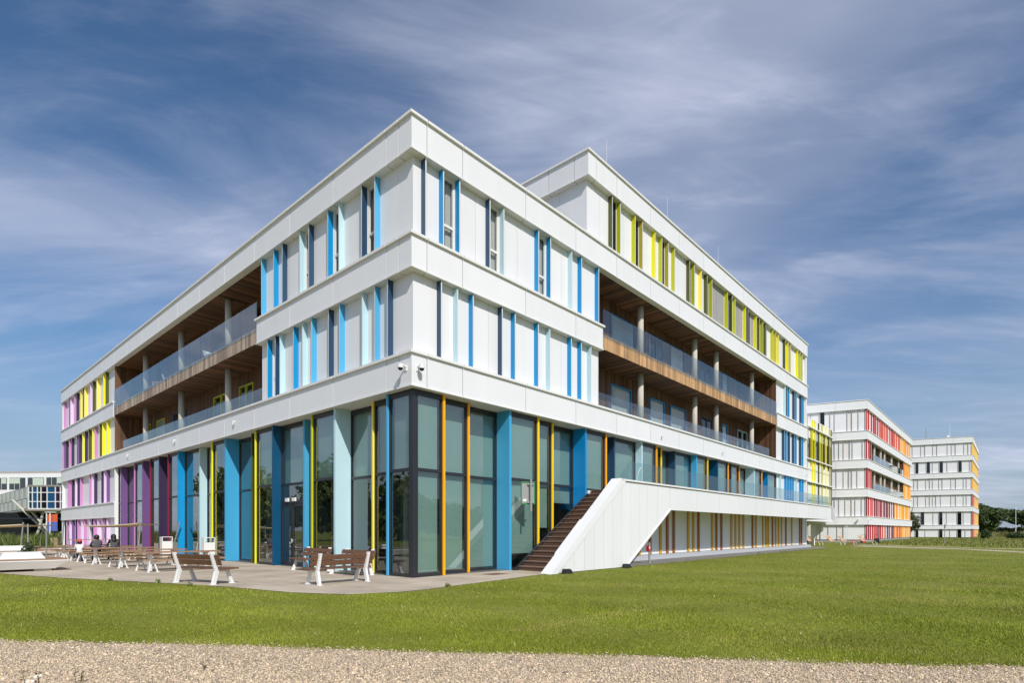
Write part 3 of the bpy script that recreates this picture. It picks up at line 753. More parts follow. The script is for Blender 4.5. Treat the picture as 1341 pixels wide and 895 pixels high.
C3 = Vector((96.13, 117.0, 0))
ZB3 = [(20.0, 21.24), (16.3, 17.4), (12.7, 13.8), (9.13, 10.26), (5.56, 6.63), (1.87, 2.72)]
b3, R3f, P3 = far_block('yellow_finned_building', C3, A2, 26.2, 20.0, ZB3, 'white six storey building with yellow fins on its narrow right side, farthest block')
rows3 = [(17.4, 20.0), (13.8, 16.3), (10.26, 12.7), (6.63, 9.13), (2.72, 5.56), (0.1, 1.87)]
T3 = [([10.38, 8.87, 8.13, 6.76, 6.02, 4.23, 3.53, 2.84, 1.43, .7], (), [(8.2, 8.8), (6.1, 6.7), (2.9, 3.45), (.78, 1.36)]),
      ([9.89, 9.29, 7.89, 7.24, 6.81, 5.65, 4.99, 4.28, 2.42, 1.78, .47], [(9.3, 9.85), (7.3, 7.85), (5.05, 5.6), (1.85, 2.4)], ()),
      ([10.1, 9.4, 8.0, 7.3, 6.8, 5.7, 5.1, 3.6, 2.8, 1.5, 1.0], (), [(9.45, 10.05), (7.35, 7.95), (5.15, 5.65), (2.85, 3.5)]),
      ([10.1, 9.4, 8.0, 7.3, 6.8, 6.2, 5.4, 3.6, 2.8, 1.5, 1.0], (), [(9.45, 10.05), (7.35, 7.95), (6.25, 6.75), (2.85, 3.5)]),
      ([8.92, 8.27, 6.7, 5.74, 5.08, 4.38, 2.58, 1.84, 1.5], [(8.3, 8.9), (5.1, 5.7), (1.88, 2.56)], ()),
      ([9.9, 9.3, 8.1, 5.74, 5.08, 3.8, 2.58, 1.84, 1.2], [(9.35, 9.85), (5.1, 5.7), (1.88, 2.56)], ())]
for (z0, z1), (fl, gl, bl) in zip(rows3, T3):
    far_strip(P3, b3, .3, 19.9, z0, z1, [(s, 'G') for s in fl], glass=gl, blinds=bl, w=.07, dfin=.16)
for i, (z0, z1) in enumerate(rows3):
    lst = []; s = .4
    while s < 26:
        if i < 3: c = random.choice(['X', 'X', 'Y', 'O'])
        else: c = 'R' if s < 4 else 'S' if s < 8 else random.choice(['O', 'H', 'X', 'X'])
        lst.append((s, c)); s += 1.25
    far_strip(R3f, b3, .25, 26.1, z0, z1, lst, w=.3)
flush_rest(b3)
m = MB(); m.tube([P3.p(7.4, 3, 21), P3.p(7.4, 3, 24)], .05, 6); m.build('antenna', [GALV], b3)
m = MB(); P3.box(m, 3.4, 4.0, 2, 2.6, 21, 22.0); m.tube([P3.p(3.4, 2.2, 21.5), P3.p(3.4, 2.2, 24.4)], .05, 6); m.build('antenna', [STEEL_W], b3)

# ------------------------------------------------------------------ far left: office block and glazed bridge house
OFO = Vector((-150, 128, 0))
off = empty('office_building', OFO, 0, 'long white office building with ribbon windows behind the glazed bridge', 'building')
FO = Face((0, 0), (0.995, -0.1), (0.1, 0.995))
m = MB(); FO.box(m, 0, 75, 0, 14, 0, 14.1); m.build('wall', [WHITE], off)
m = MB(); FO.box(m, -.3, 75.3, .6, 13.5, 14.1, 14.65); m.build('roof', [mat('roof_edge_grey', (0.34, 0.31, 0.29), 0.7)], off)
GRNB = mat('pale_green_blind', (0.5, 0.58, 0.5), 0.7)
WDARK = mat('dark_office_glass', (0.05, 0.06, 0.075), 0.15)
random.seed(21)
for zz in (3.2, 6.8, 10.6):
    for k in range(16):
        s = 3 + k * 4.5
        m = MB(); FO.box(m, s, s + 3.9, -.06, -.003, zz, zz + 2.6)
        w = m.build('window', [WDARK], off)
        g = MB()
        for j in range(3):
            if random.random() < .6: FO.box(g, s + 1.3 * j + .05, s + 1.3 * j + 1.22, -.09, -.065, zz + random.choice((.1, .9, 1.3)), zz + 2.5)
        for j in (1, 2): FO.box(g, s + 1.3 * j - .05, s + 1.3 * j + .05, -.1, -.062, zz, zz + 2.6)
        g.build('blind', [GRNB], w)

BRO = Vector((-69.0, 80, 0))
br = empty('glazed_bridge_house', BRO, 0, 'glazed bridge house with dark blue panes raised on white slanted struts', 'building')
FB = Face((0, 0), (1, 0.03), (-0.03, 1))
cols_ = ['dark_teal', 'deep_blue']
PN = [mat('pane_dark_teal', (0.012, 0.03, 0.035), 0.35, spec=.15), mat('pane_deep_blue', (0.01, 0.07, 0.16), 0.35, spec=.15), mat('pane_black', (0.01, 0.01, 0.014), 0.35, spec=.15), mat('pane_aubergine', (0.03, 0.012, 0.035), 0.35, spec=.15), mat('pane_green', (0.012, 0.035, 0.022), 0.35, spec=.15)]
xs = [0, .55, 1.25, 1.75, 2.6, 3.75, 4.45, 5.4, 6.4, 7.3, 8.4, 9.5]; pc = [0, 1, 0, 2, 1, 3, 4, 2, 1, 0, 2]
m = MB()
FB.box(m, 0, 9.5, .2, 6, 4.6, 7.8); m.build('core', [DARKIN], br)
for (a, b), c in zip(zip(xs, xs[1:]), pc):
    g = MB()
    for z0, z1 in ((4.75, 5.6), (5.7, 6.9), (7.0, 7.7)): FB.box(g, a + .05, b - .05, .1, .18, z0, z1)
    g.build('pane', [PN[c]], br)
m = MB()
for a in xs: FB.box(m, a - .05, a + .05, 0, .19, 4.6, 7.8)
for z in (4.6, 5.6, 6.9, 7.75): FB.box(m, 0, 9.5, .01, .185, z, z + .1)
m.build('frame', [STEEL_W], br)
m = MB(); FB.box(m, -.2, 9.7, -.1, 6.2, 4.35, 4.6); FB.box(m, -.2, 9.7, -.1, 6.2, 7.86, 8.0); m.build('floor_slab', [mat('slab_beige', (0.32, 0.29, 0.24), 0.7)], br)
# glazed corridor running back to the left
FB2 = Face((0, 0), (-0.75, 0.6614), (0.6614, 0.75))
m = MB()
for k in range(14):
    FB2.box(m, k * 2.2 + .06, k * 2.2 + 2.14, 0.02, .06, 4.7, 6.1, k % 2); FB2.box(m, k * 2.2 + .06, k * 2.2 + 2.14, 0.02, .06, 6.2, 7.7, (k + 1) % 2)
m.build('corridor_glazing', [mat('pale_glazing', (0.28, 0.34, 0.30), 0.3), mat('cream_glazing', (0.55, 0.54, 0.48), 0.3)], br)
m = MB(); FB2.box(m, 0, 31, .07, 3, 4.4, 7.85); m.build('corridor', [mat('corridor_frame', (0.3, 0.31, 0.29), .6)], br)
m = MB()
for (x0, z0, x1, z1, y) in ((-2.6, 4.4, -.6, .2, 1), (2.8, 4.4, -.2, .2, 1.5), (-1.4, 4.4, 1.2, .2, 2), (5.0, 4.4, 6.2, .2, 1.2), (7.5, 4.4, 4.2, .2, 1.6), (-6, 5.5, 1.0, .2, 4), (3.5, 4.4, 7.0, .2, 3)):
    pass
STRUTM = mat('beige_strut_paint', (.50, .48, .42), .5)
STR = [((1.5, 4.4), (.9, 1.8), (.3, .1)), ((-.6, 4.4), (.9, 2.6), (2.9, .1)), ((3.2, 4.4), (1.2, 2.4), (.2, .1)), ((5.2, 4.4), (4.4, 2.4), (2.0, .1)), ((3.2, 4.4), (4.3, 2.6), (4.1, .1)), ((-4.5, 6.0), (-1.0, 2.6), (1.2, .1))]
for k, (a, b, c) in enumerate(STR):
    m = MB(); y = .8 + .4 * k
    m.tube([FB.p(a[0], y, a[1]), FB.p(b[0], y, b[1]), FB.p(c[0], y, c[1])], .17, 8); m.build('strut', [STRUTM], br)
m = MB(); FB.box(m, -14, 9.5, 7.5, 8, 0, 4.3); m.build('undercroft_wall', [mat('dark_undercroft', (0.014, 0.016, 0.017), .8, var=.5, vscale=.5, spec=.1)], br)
m = MB(); FB.box(m, -14, 9.6, -1.0, -.9, 3.15, 3.3); m.build('cross_beam', [FRAME], br)
for k, x in enumerate((-10, -6, 5.6, 8.4)):
    m = MB(); FB.box(m, x, x + .18, -1, -.85, 0, 3.15); m.build('post', [FRAME], br)

# ------------------------------------------------------------------ sky, sun, camera
CL1, CL2, CL3 = (16.7292, 9.5271, 0), (12.7814, 3.0123, 0), (12.6972, 17.3609, 0)
def make_world():
    w = bpy.data.worlds.new('World'); scene.world = w; w.use_nodes = True
    nt = w.node_tree; bg = nt.nodes['Background']
    sky = nt.nodes.new('ShaderNodeTexSky'); sky.sky_type = 'NISHITA'; sky.sun_disc = False
    sky.sun_elevation = SUN_EL; sky.sun_rotation = SUN_ROT
    sky.air_density = 1.0; sky.dust_density = 0.6; sky.ozone_density = 3.4
    tc = nt.nodes.new('ShaderNodeTexCoord')
    sep = nt.nodes.new('ShaderNodeSeparateXYZ'); nt.links.new(tc.outputs['Generated'], sep.inputs[0])
    def math_(op, a, b=None, clamp=False):
        n = nt.nodes.new('ShaderNodeMath'); n.operation = op; n.use_clamp = clamp
        for i, x in enumerate((a, b)):
            if x is None: continue
            if isinstance(x, (int, float)): n.inputs[i].default_value = x
            else: nt.links.new(x, n.inputs[i])
        return n.outputs[0]
    zc = math_('MAXIMUM', sep.outputs['Z'], 0.0); zz = math_('ADD', zc, 0.13)
    px = math_('DIVIDE', sep.outputs['X'], zz); py = math_('DIVIDE', sep.outputs['Y'], zz)
    cmb = nt.nodes.new('ShaderNodeCombineXYZ'); nt.links.new(px, cmb.inputs[0]); nt.links.new(py, cmb.inputs[1])
    def cloud(rot, scl, scale, detail, rough, dist, lo, hi, loc=(0, 0, 0)):
        mp = nt.nodes.new('ShaderNodeMapping'); mp.inputs['Rotation'].default_value = (0, 0, rot); mp.inputs['Scale'].default_value = scl
        mp.inputs['Location'].default_value = loc
        nt.links.new(cmb.outputs[0], mp.inputs['Vector'])
        n = nt.nodes.new('ShaderNodeTexNoise'); n.inputs['Scale'].default_value = scale; n.inputs['Detail'].default_value = detail
        n.inputs['Roughness'].default_value = rough; n.inputs['Distortion'].default_value = dist
        nt.links.new(mp.outputs[0], n.inputs['Vector'])
        r = nt.nodes.new('ShaderNodeMapRange'); r.interpolation_type = 'SMOOTHSTEP'
        r.inputs['From Min'].default_value = lo; r.inputs['From Max'].default_value = hi
        nt.links.new(n.outputs['Fac'], r.inputs['Value'])
        return r.outputs['Result']
    broad = cloud(0.45, (0.75, 1.0, 1), 0.62, 4, 0.5, 0.35, 0.37, 0.64, CL1)
    wisp = cloud(0.7, (0.75, 1.9, 1), 1.1, 9, 0.6, 0.7, 0.41, 0.72, CL2)
    fine = cloud(0.95, (1.0, 3.2, 1), 2.4, 8, 0.6, 0.6, 0.46, 0.84, CL3)
    a = math_('MULTIPLY', broad, 0.50); b = math_('MULTIPLY', wisp, 0.36); c = math_('MULTIPLY', math_('MULTIPLY', fine, 0.34), math_('ADD', math_('MULTIPLY', broad, 0.7), 0.3))
    s = math_('ADD', math_('ADD', a, b), c, True)
    s = math_('MULTIPLY', s, 0.97)
    mx = nt.nodes.new('ShaderNodeMix'); mx.data_type = 'RGBA'
    nt.links.new(s, mx.inputs['Factor']); hs = nt.nodes.new('ShaderNodeHueSaturation'); hs.inputs['Saturation'].default_value = 1.14; nt.links.new(sky.outputs['Color'], hs.inputs['Color'])
    nt.links.new(hs.outputs['Color'], mx.inputs['A'])
    mx.inputs['B'].default_value = (6.0, 6.35, 7.8, 1)
    # pale haze towards the horizon
    mr = nt.nodes.new('ShaderNodeMapRange'); mr.interpolation_type = 'SMOOTHSTEP'
    mr.inputs['From Min'].default_value = 0.0; mr.inputs['From Max'].default_value = 0.34
    mr.inputs['To Min'].default_value = 0.85; mr.inputs['To Max'].default_value = 0.0
    nt.links.new(zc, mr.inputs['Value'])
    hz = math_('MULTIPLY', mr.outputs['Result'], math_('SUBTRACT', 1.0, math_('MULTIPLY', s, 0.85)))
    m2 = nt.nodes.new('ShaderNodeMix'); m2.data_type = 'RGBA'
    nt.links.new(hz, m2.inputs['Factor']); nt.links.new(mx.outputs['Result'], m2.inputs['A'])
    m2.inputs['B'].default_value = (2.7, 3.5, 4.8, 1)
    nt.links.new(m2.outputs['Result'], bg.inputs['Color'])
    bg.inputs['Strength'].default_value = 0.093
sunv = Vector((0.446, -1.045, 1.0)).normalized()
SUN_EL = math.asin(sunv.z); SUN_ROT = math.atan2(sunv.x, sunv.y)
make_world()
sl_ = bpy.data.lights.new('sun', 'SUN'); sl_.energy = 3.5; sl_.angle = rad(0.5); sl_.color = (1.0, 0.95, 0.88)
so = bpy.data.objects.new('sun', sl_); COL.objects.link(so); so.location = (20, -40, 50)
so.rotation_euler = sunv.to_track_quat('Z', 'Y').to_euler()
cam = bpy.data.cameras.new('camera'); co = bpy.data.objects.new('camera', cam); COL.objects.link(co)
co.location = (0, 0, 1.5); co.rotation_euler = (rad(90), 0, 0)
cam.sensor_width = 36; cam.sensor_fit = 'HORIZONTAL'; cam.lens = 734.5 / 1341 * 36
cam.shift_y = 248 / 1341; cam.clip_end = 6000; cam.clip_start = 0.05
scene.camera = co
scene.view_settings.view_transform = 'Standard'; scene.view_settings.look = 'None'
scene.view_settings.exposure = 0.24; scene.view_settings.gamma = 1.0
scene.cycles.transparent_max_bounces = 24; scene.cycles.max_bounces = 8

# ------------------------------------------------------------------ ground
def ground_mat(name, c1, c2, c3, scale, bump=0.3, bscale=40.0, big=0.06):
    m = bpy.data.materials.new(name); m.use_nodes = True; nt = m.node_tree; b = nt.nodes['Principled BSDF']
    b.inputs['Roughness'].default_value = 0.9; b.inputs['Specular IOR Level'].default_value = 0.2
    tc = nt.nodes.new('ShaderNodeTexCoord')
    n = nt.nodes.new('ShaderNodeTexNoise'); n.inputs['Scale'].default_value = scale; n.inputs['Detail'].default_value = 8; n.inputs['Roughness'].default_value = .7
    n2 = nt.nodes.new('ShaderNodeTexNoise'); n2.inputs['Scale'].default_value = scale * big; n2.inputs['Detail'].default_value = 5
    for q in (n, n2): nt.links.new(tc.outputs['Object'], q.inputs['Vector'])
    r = nt.nodes.new('ShaderNodeValToRGB'); r.color_ramp.elements[0].position = .3; r.color_ramp.elements[1].position = .7
    r.color_ramp.elements[0].color = (*c1, 1); r.color_ramp.elements[1].color = (*c2, 1)
    nt.links.new(n.outputs['Fac'], r.inputs['Fac'])
    mr = nt.nodes.new('ShaderNodeMapRange'); mr.inputs['From Min'].default_value = .45; mr.inputs['From Max'].default_value = .75
    nt.links.new(n2.outputs['Fac'], mr.inputs['Value'])
    mx = nt.nodes.new('ShaderNodeMix'); mx.data_type = 'RGBA'; nt.links.new(mr.outputs['Result'], mx.inputs['Factor'])
    nt.links.new(r.outputs['Color'], mx.inputs['A']); mx.inputs['B'].default_value = (*c3, 1)
    nt.links.new(mx.outputs['Result'], b.inputs['Base Color'])
    n3 = nt.nodes.new('ShaderNodeTexNoise'); n3.inputs['Scale'].default_value = bscale; n3.inputs['Detail'].default_value = 6
    nt.links.new(tc.outputs['Object'], n3.inputs['Vector'])
    bp = nt.nodes.new('ShaderNodeBump'); bp.inputs['Strength'].default_value = bump; bp.inputs['Distance'].default_value = .03
    nt.links.new(n3.outputs['Fac'], bp.inputs['Height']); nt.links.new(bp.outputs['Normal'], b.inputs['Normal'])
    return m
LAWN = ground_mat('lawn_soil_and_grass', (0.12, 0.145, 0.012), (0.18, 0.20, 0.022), (0.235, 0.22, 0.055), 6.0, .6, 30)
m = MB(); m.poly([(-2500, -1500, 0), (2500, -1500, 0), (2500, 3000, 0), (-2500, 3000, 0)])
tag(m.build('lawn', [LAWN]), kind='structure')
PAVE = ground_mat('paving_concrete', (0.48, 0.41, 0.32), (0.59, 0.51, 0.405), (0.41, 0.345, 0.27), 2.0, .2, 30, .35)
pv = [(-90, 62), (-45, 33), (-17.8, 19.5), (-14.05, 17.6), (-10.3, 16.1), (-7.46, 14.8), (-5.3, 13.5), (-3.83, 13.05), (-2.7, 13.6), (-2.14, 14.25), (-.7, 16.4), (.48, 18.25), (1.37, 19.5), (1.6, 20.2)]
pv += [tuple(W(9, .2))[:2], tuple(W(.4, .4))[:2], tuple(W(.4, 45))[:2], (-50, 52), (-80, 75)]
def slab_joints(m):
    nt = m.node_tree; b = nt.nodes['Principled BSDF']; src = b.inputs['Base Color'].links[0].from_socket
    tc = nt.nodes.new('ShaderNodeTexCoord'); mp = nt.nodes.new('ShaderNodeMapping'); mp.inputs['Rotation'].default_value = (0, 0, -TH)
    nt.links.new(tc.outputs['Object'], mp.inputs['Vector'])
    br_ = nt.nodes.new('ShaderNodeTexBrick'); br_.inputs['Scale'].default_value = 1.0; br_.offset = 0.0
    br_.inputs['Brick Width'].default_value = 2.4; br_.inputs['Row Height'].default_value = 2.4; br_.inputs['Mortar Size'].default_value = .012
    br_.inputs['Color1'].default_value = (1, 1, 1, 1); br_.inputs['Color2'].default_value = (.93, .93, .92, 1); br_.inputs['Mortar'].default_value = (.62, .60, .56, 1)
    nt.links.new(mp.outputs[0], br_.inputs['Vector'])
    n = nt.nodes.new('ShaderNodeTexNoise'); n.inputs['Scale'].default_value = .55; n.inputs['Detail'].default_value = 8; n.inputs['Roughness'].default_value = .65
    nt.links.new(mp.outputs[0], n.inputs['Vector'])
    mr = nt.nodes.new('ShaderNodeMapRange'); mr.inputs['From Min'].default_value = .35; mr.inputs['From Max'].default_value = .7; mr.inputs['To Min'].default_value = .78; mr.inputs['To Max'].default_value = 1.08
    nt.links.new(n.outputs['Fac'], mr.inputs['Value'])
    a = nt.nodes.new('ShaderNodeMix'); a.data_type = 'RGBA'; a.blend_type = 'MULTIPLY'; a.inputs['Factor'].default_value = 1
    nt.links.new(src, a.inputs['A']); nt.links.new(br_.outputs['Color'], a.inputs['B'])
    c = nt.nodes.new('ShaderNodeMix'); c.data_type = 'RGBA'; c.blend_type = 'MULTIPLY'; c.inputs['Factor'].default_value = 1
    nt.links.new(a.outputs['Result'], c.inputs['A']); nt.links.new(mr.outputs['Result'], c.inputs['B'])
    nt.links.new(c.outputs['Result'], b.inputs['Base Color'])
slab_joints(PAVE)
m = MB(); m.poly([(x, y, 0.012) for x, y in pv]); tag(m.build('pavement', [PAVE]), kind='structure')
GRAV = ground_mat('gravel_bed', (0.42, 0.33, 0.23), (0.56, 0.47, 0.36), (0.36, 0.29, 0.21), 45.0, 1.0, 60, .05)
def gedge(x): return 6.78 - 0.125 * x + 0.10 * math.sin(x * 1.3) * .5 + .04 * math.sin(x * 5.1)
m = MB()
gx = [-40 + .5 * k for k in range(161)]
ring = [(x, gedge(x) if abs(x) < 16 else 6.78 - .125 * x, .008) for x in gx]
m.poly(ring[::-1] + [(-40, -8, .008), (40, -8, .008)]); tag(m.build('gravel_path', [GRAV]), kind='structure')
SLATE = ground_mat('grey_gravel', (0.20, 0.195, 0.18), (0.30, 0.29, 0.27), (0.17, 0.16, 0.15), 25, .8, 60)
m = MB(); m.poly([W(9.5, -2.0, .006), W(13, -1.9, .006), W(30, -1.7, .006), W(43, -1.7, .006), W(47, -.9, .006), W(44.6, .2, .006), W(9.5, .2, .006)]); tag(m.build('gravel_strip', [SLATE]), kind='structure')
SAND = ground_mat('sandy_footpath', (0.42, 0.36, 0.25), (0.5, 0.44, 0.32), (0.3, 0.28, 0.15), 5, .4, 30)
def ribbon(name, pts, w, z):
    m = MB()
    for (a, b) in zip(pts, pts[1:]):
        a = Vector((*a, z)); b = Vector((*b, z)); t = (b - a).normalized(); s = Vector((-t.y, t.x, 0)) * w / 2
        m.poly([a - s, b - s, b + s, a + s])
    return tag(m.build(name, [SAND]), kind='structure')
ribbon('sandy_path', [(24, 28), (28.2, 31), (32.5, 54)], 1.5, .006) if False else None
m = MB()
m.poly([(32.0, 53.2, .006), (35.5, 44.5, .006), (34.2, 37.2, .006), (60, 28, .006), (60, 30.5, .006), (36.6, 39.4, .006), (37.2, 46.5, .006), (35.6, 56.5, .006)])
tag(m.build('sandy_path', [SAND]), kind='structure')
m = MB(); m.poly([(36.5, 60.5, .007), (39.5, 45.6, .007), (70, 40, .007), (70, 41.2, .007), (40.4, 47.2, .007), (38.0, 60.5, .007)]); tag(m.build('sandy_path', [SAND]), kind='structure')
m = MB(); c = W(3.04, -.64, .016); m.box(c, (.75, .6, .006), rz=TH); tag(m.build('drain_cover', [mat('rusty_drain', (.16, .08, .05), .7)]), 'small rusty rectangular drain cover set in paving before the glass front', 'drain cover')

# ------------------------------------------------------------------ grass and stones
def tri_cloud(name, v, f, mats, tone=None, kind='stuff'):
    me = bpy.data.meshes.new(name)
    me.vertices.add(len(v)); me.vertices.foreach_set('co', v.astype(np.float32).ravel())
    nv = f.shape[1]
    me.loops.add(f.size); me.loops.foreach_set('vertex_index', f.astype(np.int32).ravel())
    me.polygons.add(len(f)); me.polygons.foreach_set('loop_start', np.arange(0, f.size, nv, dtype=np.int32))
    me.update(calc_edges=True)
    if tone is not None:
        ca = me.color_attributes.new('tone', 'FLOAT_COLOR', 'POINT')
        arr = np.ones((len(v), 4), np.float32); arr[:, :3] = tone; ca.data.foreach_set('color', arr.ravel())
    me.materials.append(mats)
    o = bpy.data.objects.new(name, me); COL.objects.link(o)
    return tag(o, kind=kind) if kind else o

def in_poly(x, y, poly):
    ins = np.zeros(len(x), bool); n = len(poly)
    for i in range(n):
        x0, y0 = poly[i]; x1, y1 = poly[(i + 1) % n]
        c = ((y0 > y) != (y1 > y))
        with np.errstate(divide='ignore', invalid='ignore'):
            c &= x < (x1 - x0) * (y - y0) / (y1 - y0 + 1e-12) + x0
        ins ^= c
    return ins
BLADE = mat('grass_blades', (0.212, 0.25, 0.020), 0.55, tone=True, var=.45, vscale=.45, spec=.25)
def grass(n, y0, y1, hmin, hmax, wid, name='grass'):
    # density per image area: sample uniformly in 1/y so the near lawn is the densest
    t = rng.random(n); y = 1 / (1 / y0 + (1 / y1 - 1 / y0) * t)
    x = (rng.random(n) * 2 - 1) * (y * .95 + .5)
    keep = ~in_poly(x + rng.normal(0, .06, n), y + rng.normal(0, .09, n), pv)
    edge = 6.78 - .125 * x + 0.05 * np.sin(x * 1.3) + .04 * np.sin(x * 5.1)
    keep &= y > edge + rng.normal(.02, .13, n)
    d = np.array([x - C0.x, y - C0.y]); u = d[0] * R.x + d[1] * R.y; vv = d[0] * L.x + d[1] * L.y
    keep &= ~((u > -.1) & (vv > -.1)) & ~((u > 9.4) & (vv > -1.75) & (u < 46)) & ~((u > 4.2) & (vv > -2.1) & (u < 9.6))
    # thin, worn places
    patch = np.sin(x * .9 + 1.3 * np.sin(y * .5)) * np.sin(y * 1.1 + .7 * np.sin(x * .8)) + .5 * np.sin(x * 2.7 + y * 1.9)
    keep &= rng.random(n) < np.clip(.97 - .4 * np.clip(patch, 0, 1.5), .2, 1)
    x, y, patch = x[keep], y[keep], patch[keep]; n = len(x)
    h = rng.uniform(hmin, hmax, n) * (1 + .35 * np.sin(x * 1.7 + y)); a = rng.random(n) * 2 * np.pi
    w = wid * (y / 8) ** .8
    lean = rng.normal(0, .45, (n, 2)) * h[:, None]
    v = np.zeros((n, 3, 3)); v[:, 0, 0] = x - np.cos(a) * w; v[:, 0, 1] = y - np.sin(a) * w
    v[:, 1, 0] = x + np.cos(a) * w; v[:, 1, 1] = y + np.sin(a) * w
    v[:, 2, 0] = x + lean[:, 0]; v[:, 2, 1] = y + lean[:, 1]; v[:, 2, 2] = h
    tone = np.empty((n, 3)); b = rng.uniform(.8, 1.25, n)
    mow = np.sin((y + .12 * x) * 2.1) * .5 + np.sin(x * .35 + y * .8) * .5
    b *= 1 + .16 * mow + .12 * np.sin(x * 1.9 + 2 * np.sin(y * 1.3)) * np.sin(y * 2.3)
    # a worn, dry track crossing the lawn
    tr = np.abs((x - .4) - (y - 8.6) * 1.02); worn = np.exp(-(tr / .35) ** 2) * ((y > 8.3) & (y < 11.5))
    tr2 = np.abs((x - 3.4) + (y - 7.6) * 2.2); worn = np.maximum(worn, .7 * np.exp(-(tr2 / .8) ** 2) * ((y > 6.4) & (y < 8.6)))
    dry = np.clip(rng.random(n) * 1.2 - .75 + .3 * np.clip(patch, 0, 1) + .8 * worn, 0, 1)
    h *= 1 - .5 * worn
    tone[:, 0] = b * (1 + .6 * dry); tone[:, 1] = b * (1 + .25 * dry); tone[:, 2] = b * (1 + 3.0 * dry)
    fl = rng.random(n) < .0009 * (1 + 4 * (y > 12) * (x < 0)); tone[fl] = (3.6, 2.7, 16); v[fl, 2, 2] *= 1.5
    tri_cloud(name, v.reshape(-1, 3), np.arange(3 * n).reshape(-1, 3), BLADE, np.repeat(tone, 3, 0))
grass(560000, 5.6, 60, .014, .036, .0042)
# tufts along the edge of the paving
STONE = mat('gravel_stone', (0.56, 0.445, 0.31), 0.8, tone=True)
n = 150000
y = 1 / (1 / 4.3 + (1 / 8.6 - 1 / 4.3) * rng.random(n)); x = (rng.random(n) * 2 - 1) * (y * .95 + .3)
k = (y < 6.78 - .125 * x + .05 * np.sin(x * 1.3) + rng.normal(.03, .09, n)); x, y = x[k], y[k]; n = len(x)
r = rng.gamma(4, .0018, n) + .003
octa = np.array([(1, 0, 0), (0, 1, 0), (-1, 0, 0), (0, -1, 0), (0, 0, 1.0), (0, 0, -1)])
of = np.array([(0, 1, 4), (1, 2, 4), (2, 3, 4), (3, 0, 4), (1, 0, 5), (2, 1, 5), (3, 2, 5), (0, 3, 5)])
an = rng.random(n) * 6.28; ca, sa = np.cos(an), np.sin(an)
loc = octa[None] * (rng.uniform(.6, 1.3, (n, 6, 1))) * r[:, None, None] * np.array([1.2, .9, .65])
v = np.empty_like(loc); v[..., 0] = loc[..., 0] * ca[:, None] - loc[..., 1] * sa[:, None] + x[:, None]; v[..., 1] = loc[..., 0] * sa[:, None] + loc[..., 1] * ca[:, None] + y[:, None]; v[..., 2] = loc[..., 2] + .010
tn = np.empty((n, 3)); bb = rng.choice([.35, .7, .95, 1.15, 1.45], n, p=[.08, .22, .35, .25, .10]) * rng.uniform(.85, 1.15, n); tn[:, 0] = bb; tn[:, 1] = bb * rng.uniform(.93, 1.05, n); tn[:, 2] = bb * rng.uniform(.85, 1.1, n)
tri_cloud('gravel_stones', v.reshape(-1, 3), (of[None] + 6 * np.arange(n)[:, None, None]).reshape(-1, 3), STONE, np.repeat(tn, 6, 0))
# meadow strips
def meadow(name, n, pts, hmin, hmax, wid, base):
    P = np.array(pts); lo, hi = P.min(0), P.max(0)
    x = rng.uniform(lo[0], hi[0], n); y = rng.uniform(lo[1], hi[1], n); k = in_poly(x, y, [tuple(p) for p in pts]); x, y = x[k], y[k]; n = len(x)
    h = rng.uniform(hmin, hmax, n) * (1 + .3 * np.sin(x * .8) * np.sin(y * .6)); a = rng.random(n) * 6.28; w = wid * rng.uniform(.5, 1.5, n)
    v = np.zeros((n, 3, 3)); v[:, 0, 0] = x - np.cos(a) * w; v[:, 0, 1] = y - np.sin(a) * w; v[:, 1, 0] = x + np.cos(a) * w; v[:, 1, 1] = y + np.sin(a) * w
    v[:, 2, 0] = x + rng.normal(0, .3, n) * h; v[:, 2, 1] = y + rng.normal(0, .3, n) * h; v[:, 2, 2] = h
    b = rng.uniform(.55, 1.5, n); dry = np.clip(rng.random(n) * 1.3 - .8, 0, 1); tone = np.stack([b * (1 + 1.3 * dry), b * (1 + .5 * dry), b], 1)
    tri_cloud(name, v.reshape(-1, 3), np.arange(3 * n).reshape(-1, 3), mat('meadow_' + name, base, .6, tone=True), np.repeat(tone, 3, 0))
meadow('meadow_grass', 26000, [(-90, 56), (-47, 50), (-43, 56), (-50, 74), (-95, 74)], .5, 1.3, .05, (.075, .11, .02))
meadow('rough_grass', 45000, [(37, 64), (45, 46), (75, 40), (120, 60), (150, 105), (100, 116), (66, 96)], .05, .2, .05, (.13, .15, .03))
meadow('field_grass', 20000, [(95, 128), (160, 105), (260, 150), (300, 240), (140, 240)], .5, 1.5, .12, (.13, .14, .04))

